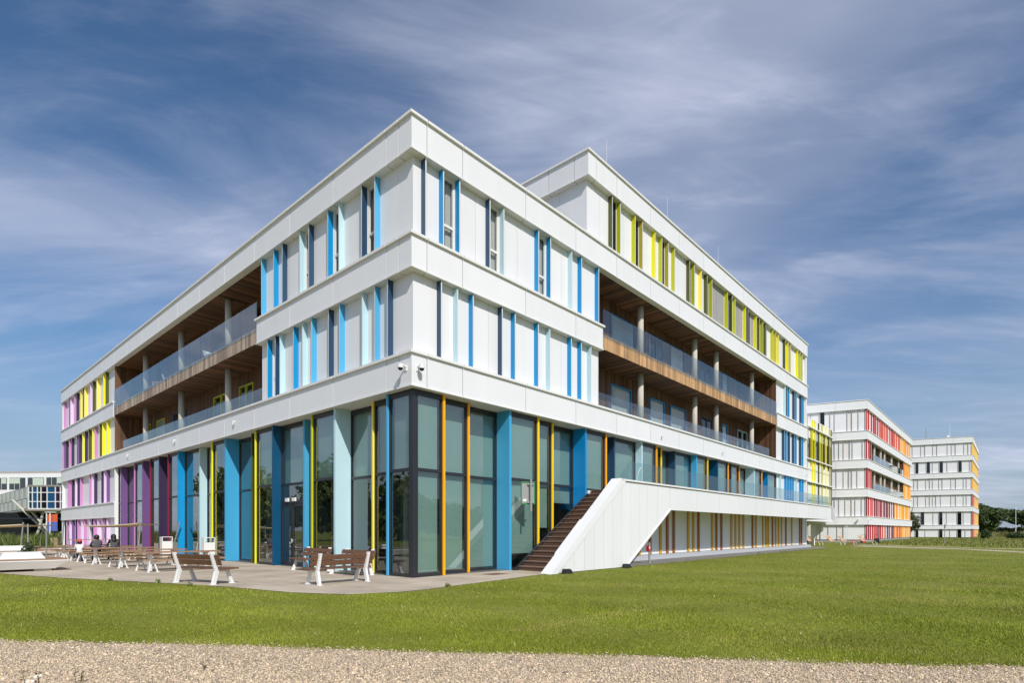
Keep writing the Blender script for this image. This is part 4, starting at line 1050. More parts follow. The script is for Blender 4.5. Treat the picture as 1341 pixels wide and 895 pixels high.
# ------------------------------------------------------------------ trees
LEAF = mat('oak_leaves', (0.066, 0.098, 0.030), 0.6, tone=True, spec=.3)
BARK = mat('bark', (0.09, 0.07, 0.05), 0.9, var=.3)
def crown_mesh(blobs, nleaf, size, seed):
    g = np.random.default_rng(seed); V = []; T = []
    tot = sum(b[3] * b[4] for b in blobs)
    for (bx, by, bz, rx, rz) in blobs:
        n = int(nleaf * rx * rz / tot)
        d = g.normal(0, 1, (n, 3)); d /= np.linalg.norm(d, axis=1)[:, None]
        rr = g.random(n) ** .35
        # clumps: modulate the outline
        lump = 1 + .22 * np.sin(d[:, 0] * 5 + bx) * np.sin(d[:, 1] * 4.3 + by) + .18 * np.sin(d[:, 2] * 7 + bz + d[:, 0] * 3)
        p = np.array([bx, by, bz]) + d * (rr * lump)[:, None] * np.array([rx, rx, rz])
        s = size * g.uniform(.5, 1.4, n)
        a = g.normal(0, 1, (n, 3)); a /= np.linalg.norm(a, axis=1)[:, None]
        b = np.cross(a, g.normal(0, 1, (n, 3))); b /= np.linalg.norm(b, axis=1)[:, None]
        q = np.stack([p - a * s[:, None], p + b * s[:, None] * .6, p + a * s[:, None], p - b * s[:, None] * .6], 1)
        V.append(q.reshape(-1, 3)); T.append(np.repeat(g.uniform(.55, 1.5, n), 4))
    V = np.concatenate(V); T = np.concatenate(T)
    return V, np.arange(len(V)).reshape(-1, 4), np.stack([T * 1.0, T, T], 1)
def tree(name, x, y, h, w, label, seed, nleaf=7000, size=.4, group=None, leaf=LEAF, cat='tree', trunk_h=.3):
    g = random.Random(seed)
    t = empty(name, (x, y, 0), 0, label, cat, group)
    m = MB(); th = h * trunk_h
    m.tube([(0, 0, 0), (.1, 0, th), (.2, .1, h * .6), (.1, .2, h * .85)], h * .028, 8, 0, h * .006)
    for k in range(6):
        a = g.random() * 6.28; m.tube([(.1, 0, th * (1 + .25 * k)), (math.cos(a) * w * .25, math.sin(a) * w * .25, th * (1.4 + .3 * k)), (math.cos(a) * w * .4, math.sin(a) * w * .4, th * (1.8 + .3 * k))], h * .011, 6, 0, h * .003)
    m.build('trunk', [BARK], t)
    bl = [(0, 0, h * .62, w * .42, h * .32)]
    for k in range(9):
        a = g.random() * 6.28; r = w * g.uniform(.18, .36)
        bl.append((math.cos(a) * r, math.sin(a) * r, h * g.uniform(.35, .82), w * g.uniform(.14, .24), h * g.uniform(.1, .18)))
    v, f, tn = crown_mesh(bl, nleaf, size, seed)
    o = tri_cloud('crown', v, f, leaf, tn, kind=None); o.parent = t
    return t
tree('tree', 158.5, 200, 12.8, 17, 'tallest dark green oak with a domed crown right of the yellow building', 3, 26000, .36, 'trees on the far field edge')
tree('tree', 172.5, 206, 10.6, 15, 'dark green oak with a lower sloping crown left of the lamp mast', 4, 20000, .36, 'trees on the far field edge')
tree('tree', 147.5, 205, 8.0, 11, 'low dark tree emerging from behind the yellow finned building', 5, 11000, .36, 'trees on the far field edge')
tree('tree', 187.5, 204, 9.8, 11, 'dark round tree cut by the right edge, beyond the lamp mast', 6, 14000, .36, 'trees on the far field edge')
tree('tree', 75.9, 107, 5.4, 3.6, 'small light green tree standing in the gap between red and yellow blocks', 8, 2500, .16, None, mat('light_leaves', (.07, .095, .035), .6, tone=True), trunk_h=.4)
def bush(name, x, y, w, h, label, seed, col=(0.05, 0.085, 0.02), n=3000, size=.12, cat='bush', group=None):
    t = empty(name, (x, y, 0), 0, label, cat, group); g = random.Random(seed)
    bl = [(0, 0, h * .45, w * .45, h * .5)] + [(g.uniform(-.4, .4) * w, g.uniform(-.3, .3) * w, h * g.uniform(.3, .6), w * .2, h * .3) for _ in range(5)]
    v, f, tn = crown_mesh(bl, n, size, seed); o = tri_cloud('foliage', v, f, mat('leaves_' + name, col, .6, tone=True), tn, kind=None); o.parent = t
    m = MB()
    for k in range(5):
        a = k * 1.3; m.tube([(0, 0, 0), (math.cos(a) * w * .2, math.sin(a) * w * .2, h * .5)], .03, 5)
    m.build('stem', [BARK], t)
bush('bush', 97.2, 108, 2.9, 1.1, 'rounded mid green bush alone in the meadow at the right edge', 31, n=5000, size=.2)
bush('bush', 90.0, 106.5, 1.6, 1.7, 'small upright bush beside the right foot of the yellow building', 32, n=2500, size=.15)
# the low hedge line along the field edge and the woods to either side (seen in the glass)
def belt(name, pts, h, seed, nleaf, size):
    g = random.Random(seed); bl = []
    for (x, y) in pts:
        hh = h * g.uniform(.75, 1.2)
        for k in range(6): bl.append((x + g.uniform(-4, 4), y + g.uniform(-3, 3), hh * g.uniform(.2, .8), g.uniform(2.5, 4.2), hh * g.uniform(.16, .26)))
    v, f, tn = crown_mesh(bl, nleaf * 2, size * .75, seed); v[:, 2] = np.maximum(v[:, 2], .05)
    tri_cloud(name, v, f, mat('leaves_' + name, (.095, .13, .03), .6, tone=True), tn)
belt('hedge_line', [(140 + 7 * k, 212) for k in range(22)], 2.6, 41, 14000, .6)
belt('distant_wood', [(-72 - 3 * math.sin(k), -34 + 6.5 * k) for k in range(14)], 10.5, 42, 26000, .55)
belt('distant_wood', [(75 + 4 * math.sin(k), -25 + 6.5 * k) for k in range(9)], 8.5, 43, 18000, .55)

# ------------------------------------------------------------------ street furniture
def slat(m, c, d, rz=0, rx=0): m.box(c, d, 0, random.uniform(.75, 1.3), rz, rx)
def make_bench():
    t = empty('park_bench', (0, 0, 0))
    for sx in (-.78, .78):
        m = MB(); w = .036
        f = lambda a, b, s: (sx + (w if s else -w), a, b)
        m.prism([(-.37, 0), (-.25, 0), (-.13, .40), (-.19, .46), (-.31, .87), (-.41, .87), (-.29, .44), (-.27, .38)], f)
        m.prism([(.22, 0), (.34, 0), (.16, .40), (.07, .40)], f)
        m.prism([(-.22, .35), (.2, .36), (.2, .41), (-.22, .41)], lambda a, b, s: (sx + (.03 if s else -.03), a, b))
        m.box((sx, -.31, .008), (.13, .17, .016)); m.box((sx, .28, .008), (.13, .17, .016))
        m.build('leg_frame', [STEEL_W], t, bevel=.008)
    m = MB()
    for k in range(4): slat(m, (0, -.13 + .135 * k, .435), (2.0, .125, .04))
    m.build('seat', [BENCHWOOD], t, bevel=.006)
    m = MB()
    for k in range(2): slat(m, (0, -.235 - .055 * k, .60 + .155 * k), (2.0, .04, .142), 0, rad(17))
    m.build('backrest', [BENCHWOOD], t, bevel=.006)
    return t
bench = make_bench()
def put(o, x, y, rz, label, cat, group=None):
    o.location = (x, y, 0.012); o.rotation_euler = (0, 0, rz); return tag(o, label, cat, group)
BG = 'wooden park benches on the paving'
put(bench, -8.75, 15.95, rad(-25), 'brown park bench alone at the lawn edge, back turned, left of the other benches', 'bench', BG)
for (x, y, a, lb) in ((-4.95, 15.95, 50.8, 'brown park bench nearest the glass corner, turned left with its back towards the lawn'),
                      (-7.5, 20.85, 138.1, 'brown park bench facing outward, left one of two before the glass wall'),
                      (-5.45, 18.95, 138.1, 'brown park bench facing outward, right one of two, closest to the pale blue panel')):
    put(copy_tree(bench), x, y, rad(a), lb, 'bench', BG)

def make_table():
    t = empty('picnic_table', (0, 0, 0))
    m = MB()
    for k in range(5): slat(m, (0, -.30 + .15 * k, .685), (2.75, .142, .04))
    m.build('tabletop', [TABLEWOOD], t)
    for sx in (-.95, .95):
        m = MB(); m.prism([(-.13, .64), (.13, .64), (.10, .0), (-.10, 0)], lambda a, b, s: (sx - .05 if s else sx + .05, a, b))
        m.box((sx, 0, .645), (.08, .62, .04)); m.build('leg', [STEEL_W], t, bevel=.006)
    for sy in (-.72, .72):
        m = MB()
        for k in range(2): slat(m, (0, sy - .075 + .15 * k, .43), (2.75, .14, .04))
        s = m.build('bench_seat', [TABLEWOOD], t)
        for sx in (-1.05, 1.05):
            m = MB()
            m.tube([(sx - .02, sy, .41), (sx - .15, sy, 0)], .028, 8); m.tube([(sx + .02, sy, .41), (sx + .15, sy, 0)], .028, 8)
            m.box((sx - .15, sy, .01), (.09, .1, .02)); m.box((sx + .15, sy, .01), (.09, .1, .02)); m.build('leg', [STEEL_W], s)
    m = MB()
    for sx in (-.95, .95): m.box((sx, 0, .37), (.07, 1.5, .05))
    m.build('cross_rail', [STEEL_W], t)
    return t
tab = make_table(); TG = 'long picnic tables in a row along the facade'
tl = ['tan picnic table nearest the camera, first of the row behind the left bench', 'tan picnic table second from the front of the row', 'tan picnic table third from the front, under the sail shadow end',
      'tan picnic table fourth from the front, where the people sit', 'tan picnic table farthest back in the row']
starts = [(-13.3, 20.6), (-15.9, 22.8), (-18.8, 25.3), (-21.1, 27.4), (-23.9, 29.9)]
tabs = []
for i, (x, y) in enumerate(starts):
    o = tab if i == 0 else copy_tree(tab)
    c = Vector((x, y, 0)) + R * .95
    put(o, c.x, c.y, TH, tl[i], 'picnic table', TG)
# high table and backless benches farther off
ht = empty('high_table', (-26.2, 35.2, .012), rad(20), 'tall standing table at the foot of the pink finned wall', 'table')
m = MB()
for k in range(4): slat(m, (0, -.25 + .16 * k, .93), (2.6, .15, .04))
m.build('tabletop', [TABLEWOOD], ht)
for sx in (-.9, .9):
    m = MB(); m.tube([(sx - .2, 0, 0), (sx - .03, 0, .91)], .045, 8); m.tube([(sx + .2, 0, 0), (sx + .03, 0, .91)], .045, 8); m.build('leg', [STEEL_W], ht)
def make_stool():
    t = empty('backless_bench', (0, 0, 0)); m = MB()
    for k in range(3): slat(m, (0, -.15 + .15 * k, .45), (2.2, .14, .045))
    m.build('seat', [TABLEWOOD], t)
    for sx in (-.85, .85):
        m = MB(); m.prism([(-.08, .43), (.08, .43), (.03, 0), (-.1, 0)], lambda a, b, s: (sx + a * (1 if sx > 0 else -1), -.2 if s else .2, b)); m.build('leg', [STEEL_W], t)
    return t
st = make_stool(); SG = 'backless benches on the far paving'
put(st, -24.9, 30.6, rad(10), 'backless bench right behind the white planter platform', 'bench', SG)
put(copy_tree(st), -28.6, 34.6, rad(4), 'backless bench with one white leg beside the pink finned wall, farther back', 'bench', SG)
put(copy_tree(st), -31.8, 36.5, rad(4), 'backless bench at the meadow edge, leftmost and farthest of the three', 'bench', SG)

def make_bin():
    t = empty('litter_bin', (0, 0, 0)); m = MB()
    m.box((0, 0, .46), (.50, .42, .92)); m.build('body', [STEEL_W], t, bevel=.01)
    m = MB(); m.box((-.235, 0, 1.03), (.03, .42, .22)); m.box((.235, 0, 1.03), (.03, .42, .22)); m.box((0, 0, 1.15), (.50, .42, .03)); m.build('hood', [STEEL_W], t)
    m = MB(); m.box((0, 0, .925), (.42, .34, .01)); m.build('opening', [BLACK], t)
    return t
bn = make_bin(); put(bn, -14.6, 26.95, rad(48), 'white litter bin by the pale blue reveal panel, nearer of the two', 'litter bin', 'white litter bins by the glass wall')
put(copy_tree(bn), -18.5, 30.0, rad(48), 'white litter bin before the dark purple panel, farther of the two', 'litter bin', 'white litter bins by the glass wall')

def make_platform():
    t = empty('planter_platform', (0, 0, 0))
    # x along R, y along L; origin at the right front foot
    m = MB()
    b = [(-3.0, .05), (0, .05), (0, 1.6), (-3.0, 1.6)]; tp = [(-3.35, -.15), (.35, -.15), (.35, 1.8), (-3.35, 1.8)]
    m.hexa([(x, y, .08) for x, y in b] + [(x, y, .36) for x, y in tp]); m.box((-1.5, .825, .385), (3.72, 1.97, .05))
    m.build('body', [STEEL_W], t, bevel=.01)
    m = MB()
    for k in range(8): slat(m, (-1.5, -.05 + .25 * k, .43), (3.66, .238, .035))
    m.build('deck', [TABLEWOOD], t)
    for x in (-2.4, -.35):
        m = MB(); m.box((x, .5, .04), (.5, .7, .08)); m.build('foot', [CONC], t)
    m = MB(); m.hexa([(-1.55, .25, .45), (-.25, .25, .45), (-.25, .8, .45), (-1.55, .8, .45), (-1.4, .38, .70), (-.4, .38, .70), (-.4, .66, .70), (-1.4, .66, .70)])
    m.build('backrest', [STEEL_W], t, bevel=.01)
    return t
pf = make_platform(); PG = 'white seating platforms'
put(pf, -17.0, 20.9, TH, 'white seating platform with wooden deck at the left edge, nearest the lawn', 'seating platform', PG)
put(copy_tree(pf), -25.0, 29.4, TH, 'white seating platform farther back at the left edge behind the shrub', 'seating platform', PG)
p = Vector((-17.0, 20.9, 0)) + R * -1.6 + L * 1.35
bush('shrub', -19.95, 23.1, .55, 1.05, 'small dark green shrub growing behind the near seating platform', 51, (.04, .06, .02), 1500, .05, 'shrub')
bush('hedge', -19.25, 22.2, 1.1, .72, 'low clipped green planting behind the white backrest block', 52, (.05, .10, .02), 2500, .05, 'hedge')

# shade sails
def sail(name, cs, poles, label, sag):
    t = empty(name, (cs[0][0], cs[0][1], 0), 0, label, 'shade sail'); o = Vector((cs[0][0], cs[0][1], 0))
    P = [Vector(c) - o for c in cs]; m = MB(); n = 8; G = []
    for i in range(n + 1):
        for j in range(n + 1):
            a, b = i / n, j / n
            q = (P[0] * (1 - a) + P[1] * a) * (1 - b) + (P[3] * (1 - a) + P[2] * a) * b
            q.z -= sag * (4 * a * (1 - a) + 4 * b * (1 - b)) * .5; G.append(q)
    for i in range(n):
        for j in range(n):
            q = [G[i * (n + 1) + j], G[(i + 1) * (n + 1) + j], G[(i + 1) * (n + 1) + j + 1], G[i * (n + 1) + j + 1]]
            m.hexa([v - Vector((0, 0, .05)) for v in q] + q)
    m.build('cloth', [SAILM], t)
    for (x, y, dx, dy, h) in poles:
        m = MB(); m.tube([Vector((x, y, 0)) - o, Vector((x + dx, y + dy, h)) - o], .035, 8); m.build('pole', [GALV], t)
sail('shade_sail', [(-22.6, 29.5, 1.80), (-18.4, 27.6, 1.88), (-19.6, 31.2, 1.9), (-23.9, 33.4, 1.78)],
     [(-21.9, 29.5, -.3, 0, 1.82), (-18.3, 27.4, .15, 0, 1.95), (-19.1, 31.4, .5, 0, 2.0), (-24.2, 33.6, -.4, 0, 1.85), (-23.3, 29.6, -.2, .0, 1.9)], 'beige shade sail over the picnic tables, on thin grey poles', .1)
sail('shade_sail', [(-31, 30.0, 1.72), (-26.4, 30.2, 1.85), (-28, 34.2, 1.85), (-33, 34, 1.75)],
     [(-26.6, 30.3, .2, 0, 1.95), (-25.2, 29.2, 0, 0, 1.85), (-27.6, 34.4, .1, 0, 2.0), (-26.4, 31.8, 0, 0, 1.8), (-31.2, 30, -.2, 0, 1.8)], 'beige shade sail at the left edge above the white platforms', .08)

# flags, cabinet
fl = empty('banner', (-55.6, 67, 0), 0, 'orange and blue banner between two white poles below the glazed bridge', 'banner')
m = MB(); m.tube([(0, 0, 0), (0, 0, 3.55)], .06, 8); m.tube([(.42, 0, 0), (.42, 0, 3.6)], .06, 8); m.build('pole', [STEEL_W], fl)
for (z0, z1, c, nm) in ((2.55, 3.45, (.6, .1, .03), 'orange'), (1.45, 2.55, (.08, .13, .42), 'blue')):
    m = MB(); n = 6
    for k in range(n):
        a, b = .1 + 1.15 * k / n, .1 + 1.15 * (k + 1) / n
        m.hexa([(a, .05 * math.sin(k * 1.3), z0), (b, .05 * math.sin((k + 1) * 1.3), z0), (b, .02 + .05 * math.sin((k + 1) * 1.3), z0), (a, .02 + .05 * math.sin(k * 1.3), z0),
                (a, .05 * math.sin(k * 1.3), z1), (b, .05 * math.sin((k + 1) * 1.3), z1), (b, .02 + .05 * math.sin((k + 1) * 1.3), z1), (a, .02 + .05 * math.sin(k * 1.3), z1)])
    m.build('cloth', [mat('banner_' + nm, c, .7, var=.3, vscale=4)], fl)
cb = empty('utility_cabinet', (-44.4, 54.5, 0), rad(10), 'tan utility cabinet at the meadow edge by the left end of the building', 'cabinet')
m = MB(); m.box((0, 0, .42), (.62, .4, .78)); m.build('body', [mat('tan_paint', (.30, .25, .13), .5)], cb, bevel=.01)
m = MB(); m.box((0, 0, .83), (.68, .46, .04)); m.box((0, 0, .015), (.66, .44, .03)); m.build('lid', [mat('tan_lid', (.26, .22, .12), .5)], cb)

# green framed board in front of the glass by the stair
sb = empty('framed_notice_board', W(5.2, -.3, 0), rad(6), 'green framed grey notice board hanging on a short steel pole before the glass', 'notice board')
m = MB(); m.box((0, 0, 2.91), (.46, .02, .74)); m.build('plate', [PLATE], sb)
m = MB()
for x in (-.25, .25): m.box((x, 0, 2.91), (.045, .05, .84))
for z in (2.51, 3.31): m.box((0, 0, z), (.455, .048, .045))
m.build('frame', [GREENP], sb, bevel=.004)
m = MB(); m.tube([(.10, -.10, 2.22), (.10, -.10, 3.40)], .045, 12); m.build('pole', [GALV], sb)
m = MB()
for z in (2.56, 3.24): m.box((.10, -.02, z), (.22, .14, .05)); m.tube([(.10, -.1, z), (.28, .30, z)], .02, 6)
m.build('bracket', [GALV], sb)
m = MB(); m.box((-.12, -.013, 2.64), (.13, .004, .09)); m.build('sticker', [STEEL_W], sb)

# black ground floodlights at the stair wall
def make_flood():
    t = empty('ground_floodlight', (0, 0, 0)); m = MB(); m.hexa([(-.2, -.12, 0), (.2, -.12, 0), (.2, .12, 0), (-.2, .12, 0), (-.15, -.08, .13), (.15, -.08, .13), (.15, .1, .16), (-.15, .1, .16)]); m.build('housing', [BLACK], t, bevel=.01)
    m = MB(); m.box((0, 0, .155), (.24, .12, .01)); m.build('lens', [WDARK], t); return t
fd = make_flood(); p = W(4.95, -2.3); put(fd, p.x, p.y, TH, 'black floodlight on the grass at the foot of the stair wall, near the steps', 'floodlight', 'black floodlights at the stair wall')
p = W(8.95, -2.3); put(copy_tree(fd), p.x, p.y, TH, 'black floodlight where the slanted stair wall ends beside the gravel strip', 'floodlight', 'black floodlights at the stair wall')
p = W(12.6, -1.35); hy_ = empty('hydrant_post', p, TH, 'thin dark post with a small red box in front of the yellow striped wall', 'post')
m = MB(); m.tube([(0, 0, 0), (0, 0, .95)], .045, 10); m.build('post', [PLATE], hy_)
m = MB(); m.box((-.12, 0, .68), (.14, .14, .26)); m.build('box', [REDP], hy_, bevel=.01)
m = MB(); m.box((-.12, -.075, .72), (.1, .01, .1)); m.build('plate', [STEEL_W], hy_)

# loungers, red table, bench and hose carts by the red block
LOUNGE = mat('orange_slats', (.62, .36, .20), .6, tone=True)
def make_lounger():
    t = empty('sun_lounger', (0, 0, 0)); m = MB()
    for k in range(9): slat(m, (-.55 + .13 * k, 0, .36), (.115, .62, .03))
    m.build('seat', [LOUNGE], t); m = MB()
    for k in range(6): m.box((-.66 - .085 * k, 0, .42 + .10 * k), (.03, .62, .105), 0, random.uniform(.8, 1.2))
    m.build('backrest', [LOUNGE], t)
    for sy in (-.3, .3):
        m = MB(); m.tube([(-.75, sy, 0), (-.45, sy, .34), (-1.12, sy, .98)], .018, 6); m.tube([(.62, sy, 0), (.45, sy, .34), (-.5, sy, .34)], .025, 6); m.build('frame', [STEEL_W], t)
    return t
lg = make_lounger(); LGG = 'orange slatted sun loungers near the red block'
for i, (x, y, a, lb) in enumerate(((31.2, 57.6, -58, 'orange slatted sun lounger leftmost, right beside the concrete column'), (34.0, 58.6, -62, 'orange slatted sun lounger just left of the red table'),
                                   (35.4, 58.8, -55, 'orange slatted sun lounger just right of the red table'), (38.6, 60.6, -60, 'orange slatted sun lounger rightmost, under the tall hooked pole'))):
    put(lg if i == 0 else copy_tree(lg), x, y, rad(a), lb, 'sun lounger', LGG)
rt = empty('red_table', (34.6, 57.0, 0), rad(20), 'small red table between the orange loungers', 'table')
m = MB(); m.box((0, 0, .47), (.75, .6, .04)); m.build('tabletop', [REDP], rt)
for sx in (-.32, .32):
    for sy in (-.25, .25):
        m = MB(); m.tube([(sx, sy, 0), (sx, sy, .45)], .022, 6); m.build('leg', [REDP], rt)
sp = empty('long_bench', (29.6, 57.2, 0), rad(5), 'long brown bench under the terrace end, left of the loungers', 'bench')
m = MB()
for k in range(3): slat(m, (0, -.15 + .15 * k, .72), (3.0, .14, .05))
m.build('seat', [TABLEWOOD], sp)
for sx in (-1.2, 1.2):
    m = MB(); m.box((sx, 0, .345), (.1, .36, .69)); m.build('leg', [STEEL_W], sp)
bush('shrub', 31.5, 60.5, 2.6, .9, 'dark low shrubs behind the long brown bench', 61, (.03, .06, .02), 1500, .08, 'shrub')
hp = empty('hooked_pole', (37.6, 63.0, 0), 0, 'tall slender white hooked pole before the white end wall', 'pole')
m = MB(); m.tube([(.12, 0, 0), (.12, 0, 1.85), (.06, 0, 2.0), (-.05, 0, 2.02), (-.14, 0, 1.9)], .028, 8); m.tube([(-.12, 0, 0), (-.12, 0, 1.7)], .022, 8); m.build('pole', [STEEL_W], hp)
def make_cart():
    t = empty('hose_cart', (0, 0, 0)); m = MB()
    m.tube([(-.3, 0, 0), (-.3, 0, 1.0), (.3, 0, 1.0), (.3, 0, 0)], .025, 6); m.build('frame', [BLACK], t)
    m = MB(); m.tube([(0, -.14, .32), (0, .14, .32)], .26, 14); m.build('reel', [REDP], t)
    m = MB(); m.tube([(-.34, 0, .1), (-.28, 0, .1)], .1, 10); m.build('wheel', [BLACK], t)
    m = MB(); m.tube([(.28, 0, .1), (.34, 0, .1)], .1, 10); m.build('wheel', [BLACK], t); return t
ht_ = make_cart(); put(ht_, 40.6, 64.8, .2, 'small red hose cart at the corner of the red block', 'hose cart', 'hose carts'); 
c2 = copy_tree(ht_); put(c2, 43.3, 66.6, .2, 'small black hose cart to the right of the red one, before the red fins', 'hose cart', 'hose carts')
for ch in [x for x in bpy.data.objects if x.parent == c2 and x.name.startswith('reel')]:
    ch.data = ch.data.copy(); ch.data.materials[0] = BLACK
sg = empty('sign_post', (45.9, 59.5, 0), 0, 'thin grey sign post with a small dark plate standing in the meadow', 'sign')
m = MB(); m.tube([(0, 0, 0), (0, 0, 2.2)], .035, 8); m.build('pole', [GALV], sg)
m = MB(); m.box((0, -.04, 1.95), (.1, .03, .34)); m.build('plate', [mat('dark_green_plate', (.02, .06, .05), .5)], sg)
lm = empty('lamp_mast', (150, 167, 0), 0, 'slender pale mast between the dark trees at the right edge', 'mast')
m = MB(); m.tube([(0, 0, 0), (0, 0, 8.2)], .10, 8, 0, .06); m.build('pole', [STEEL_W], lm); m = MB(); m.box((0, 0, 8.3), (.5, .2, .14)); m.build('lamp_head', [STEEL_W], lm)
# furniture on the balconies
def make_chair():
    t = empty('balcony_chair', (0, 0, 0)); m = MB(); m.box((0, 0, .28), (.5, .5, .05)); m.build('seat', [STEEL_W], t)
    m = MB(); m.box((0, .25, .40), (.5, .05, .24), 0, 1, 0, rad(-10)); m.build('backrest', [STEEL_W], t)
    for sx in (-.21, .21):
        for sy in (-.21, .21):
            m = MB(); m.tube([(sx, sy, 0), (sx, sy, .26)], .02, 6); m.build('leg', [STEEL_W], t)
    return t
ch0 = make_chair(); CG = 'low white chairs on the balconies'
for i, (u, v, z, a, lb) in enumerate(((.55, 17.6, 10.43, 1.2, 'low white chair on the upper left balcony, right of the middle column'), (.6, 24.5, 10.43, 2.0, 'low white chair on the upper left balcony beside the orange stool'),
                                      (30.2, .7, 6.73, .6, 'low white chair on the lower right balcony past the third column'), (34.6, .7, 6.73, 1.0, 'low white chair at the far end of the lower right balcony'))):
    o = ch0 if i == 0 else copy_tree(ch0); p = W(u, v, z); o.location = p; o.rotation_euler = (0, 0, a); tag(o, lb, 'chair', CG)
os_ = empty('balcony_stool', W(.5, 26.0, 10.43), 0, 'orange stool on the upper left balcony near the far column', 'stool')
m = MB(); m.box((0, 0, .30), (.5, .5, .08)); m.build('seat', [mat('orange_seat', (.65, .22, .06), .5)], os_)
for sx in (-.2, .2):
    m = MB(); m.box((sx, 0, .13), (.05, .44, .26)); m.build('leg', [STEEL_W], os_)

# ------------------------------------------------------------------ people seated at the fourth table
SKIN = mat('skin', (.33, .18, .11), .55); HAIR = mat('dark_hair', (.012, .009, .008), .5); HAIRB = mat('brown_hair', (.14, .06, .025), .5)
def person(x, y, rz, label, top, trousers, s=1.0, hair=HAIR, long=True, cap=None, lean=0.0, arm_up=False):
    t = empty('person', (x, y, .012), rz, label, 'person')
    # facing +y, hips over the seat
    J = {'hip': (0, 0, .52), 'waist': (0, .03, .68), 'chest': (0, .08 + lean, .88), 'neck': (0, .10 + lean, 1.03), 'skull': (0, .13 + lean, 1.10), 'crown': (0, .14 + lean, 1.20), 'nose': (0, .235 + lean, 1.12)}
    Rr = {'hip': .155, 'waist': .13, 'chest': .15, 'neck': .055, 'skull': .085, 'crown': .075, 'nose': .014}
    E = [('hip', 'waist'), ('waist', 'chest'), ('chest', 'neck'), ('neck', 'skull'), ('skull', 'crown'), ('skull', 'nose')]
    for sd, q in ((-1, 'l'), (1, 'r')):
        J[q + 'sh'] = (.17 * sd, .08 + lean, .96); J[q + 'el'] = (.25 * sd, .20 + lean, .74); J[q + 'wr'] = (.12 * sd, .42 + lean, .75)
        if arm_up and sd > 0: J[q + 'el'] = (.24, .38 + lean, .76); J[q + 'wr'] = (.11, .27 + lean, 1.02)
        Rr[q + 'sh'] = .065; Rr[q + 'el'] = .046; Rr[q + 'wr'] = .03
        J[q + 'th'] = (.09 * sd, .1, .49); J[q + 'kn'] = (.11 * sd, .44, .48); J[q + 'an'] = (.11 * sd, .42, .08); J[q + 'to'] = (.12 * sd, .58, .035)
        Rr[q + 'th'] = .095; Rr[q + 'kn'] = .062; Rr[q + 'an'] = .042; Rr[q + 'to'] = .034
        E += [('chest', q + 'sh'), (q + 'sh', q + 'el'), (q + 'el', q + 'wr'), ('hip', q + 'th'), (q + 'th', q + 'kn'), (q + 'kn', q + 'an'), (q + 'an', q + 'to')]
        w = Vector(J[q + 'wr']); el = Vector(J[q + 'el']); d = (w - el).normalized(); side = d.cross(Vector((0, 0, 1))); side = side.normalized() if side.length > .1 else Vector((1, 0, 0))
        J[q + 'pa'] = tuple(w + d * .06); Rr[q + 'pa'] = .026; E.append((q + 'wr', q + 'pa'))
        for k in range(4):
            o = side * (.03 - .02 * k); ln = (.06, .072, .068, .05)[k]
            J[f'{q}f{k}'] = tuple(w + d * .09 + o); J[f'{q}g{k}'] = tuple(w + d * (.09 + ln) + o - Vector((0, 0, .02)))
            Rr[f'{q}f{k}'] = .0095; Rr[f'{q}g{k}'] = .008; E += [(q + 'pa', f'{q}f{k}'), (f'{q}f{k}', f'{q}g{k}')]
        J[q + 'tb'] = tuple(w + d * .05 + side * .05); Rr[q + 'tb'] = .010; E.append((q + 'wr', q + 'tb'))
    names = list(J); idx = {n: i for i, n in enumerate(names)}
    me = bpy.data.meshes.new('body'); me.from_pydata([Vector(J[n]) * s for n in names], [(idx[a], idx[b]) for a, b in E], [])
    o = bpy.data.objects.new('body', me); COL.objects.link(o)
    md = o.modifiers.new('skin', 'SKIN'); o.modifiers.new('sub', 'SUBSURF').levels = 1
    for i, n in enumerate(names): me.skin_vertices[0].data[i].radius = (Rr[n] * s, Rr[n] * s)
    me.skin_vertices[0].data[0].use_root = True
    bpy.context.view_layer.update()
    ev = o.evaluated_get(bpy.context.evaluated_depsgraph_get()); nm = bpy.data.meshes.new_from_object(ev)
    o.modifiers.clear(); o.data = nm
    nm.materials.clear()
    for q in (top, trousers, SKIN, BLACK): nm.materials.append(q)
    wl = [Vector(J['lwr']) * s, Vector(J['rwr']) * s]
    for p in nm.polygons:
        c = p.center; p.use_smooth = True
        p.material_index = 3 if c.z < .07 * s else 2 if c.z > 1.02 * s else 2 if min((c - q).length for q in wl) < .0 or (any((c - q).length < .19 * s and (c - q).dot(Vector((0, 1, 0))) > -.01 for q in wl) and c.z > .6 * s and c.y > .3 * s) else 1 if c.z < .60 * s else 0
    o.parent = t
    # hair: a cap over the skull, longer strands down the back
    hc = Vector((0, .115 + lean, 1.17)) * s
    m = MB(); rings = []
    prof = [(0, .125), (.06, .112), (.10, .07), (.116, 0.0), (.112, -.07)] + ([(.115, -.14), (.125, -.22), (.10, -.29), (.02, -.32)] if long else [(.09, -.10), (.02, -.11)])
    n = 16
    for (r, z) in prof:
        b = len(m.v)
        for k in range(n):
            a = 2 * math.pi * k / n; yy = math.sin(a) * r * (1.08 if math.sin(a) < 0 else .62 if z < .05 else .95)
            m.v.append(tuple(hc + Vector((math.cos(a) * r * (1 + .06 * math.sin(5 * a)), yy - (.03 if z < -.1 else 0), z)) * s))
        rings.append(b)
    for a, b in zip(rings, rings[1:]):
        for k in range(n): m.f.append((a + k, a + (k + 1) % n, b + (k + 1) % n, b + k)); m.m.append(0); m.t.append(1)
    m.build('hair', [hair], t, smooth=True)
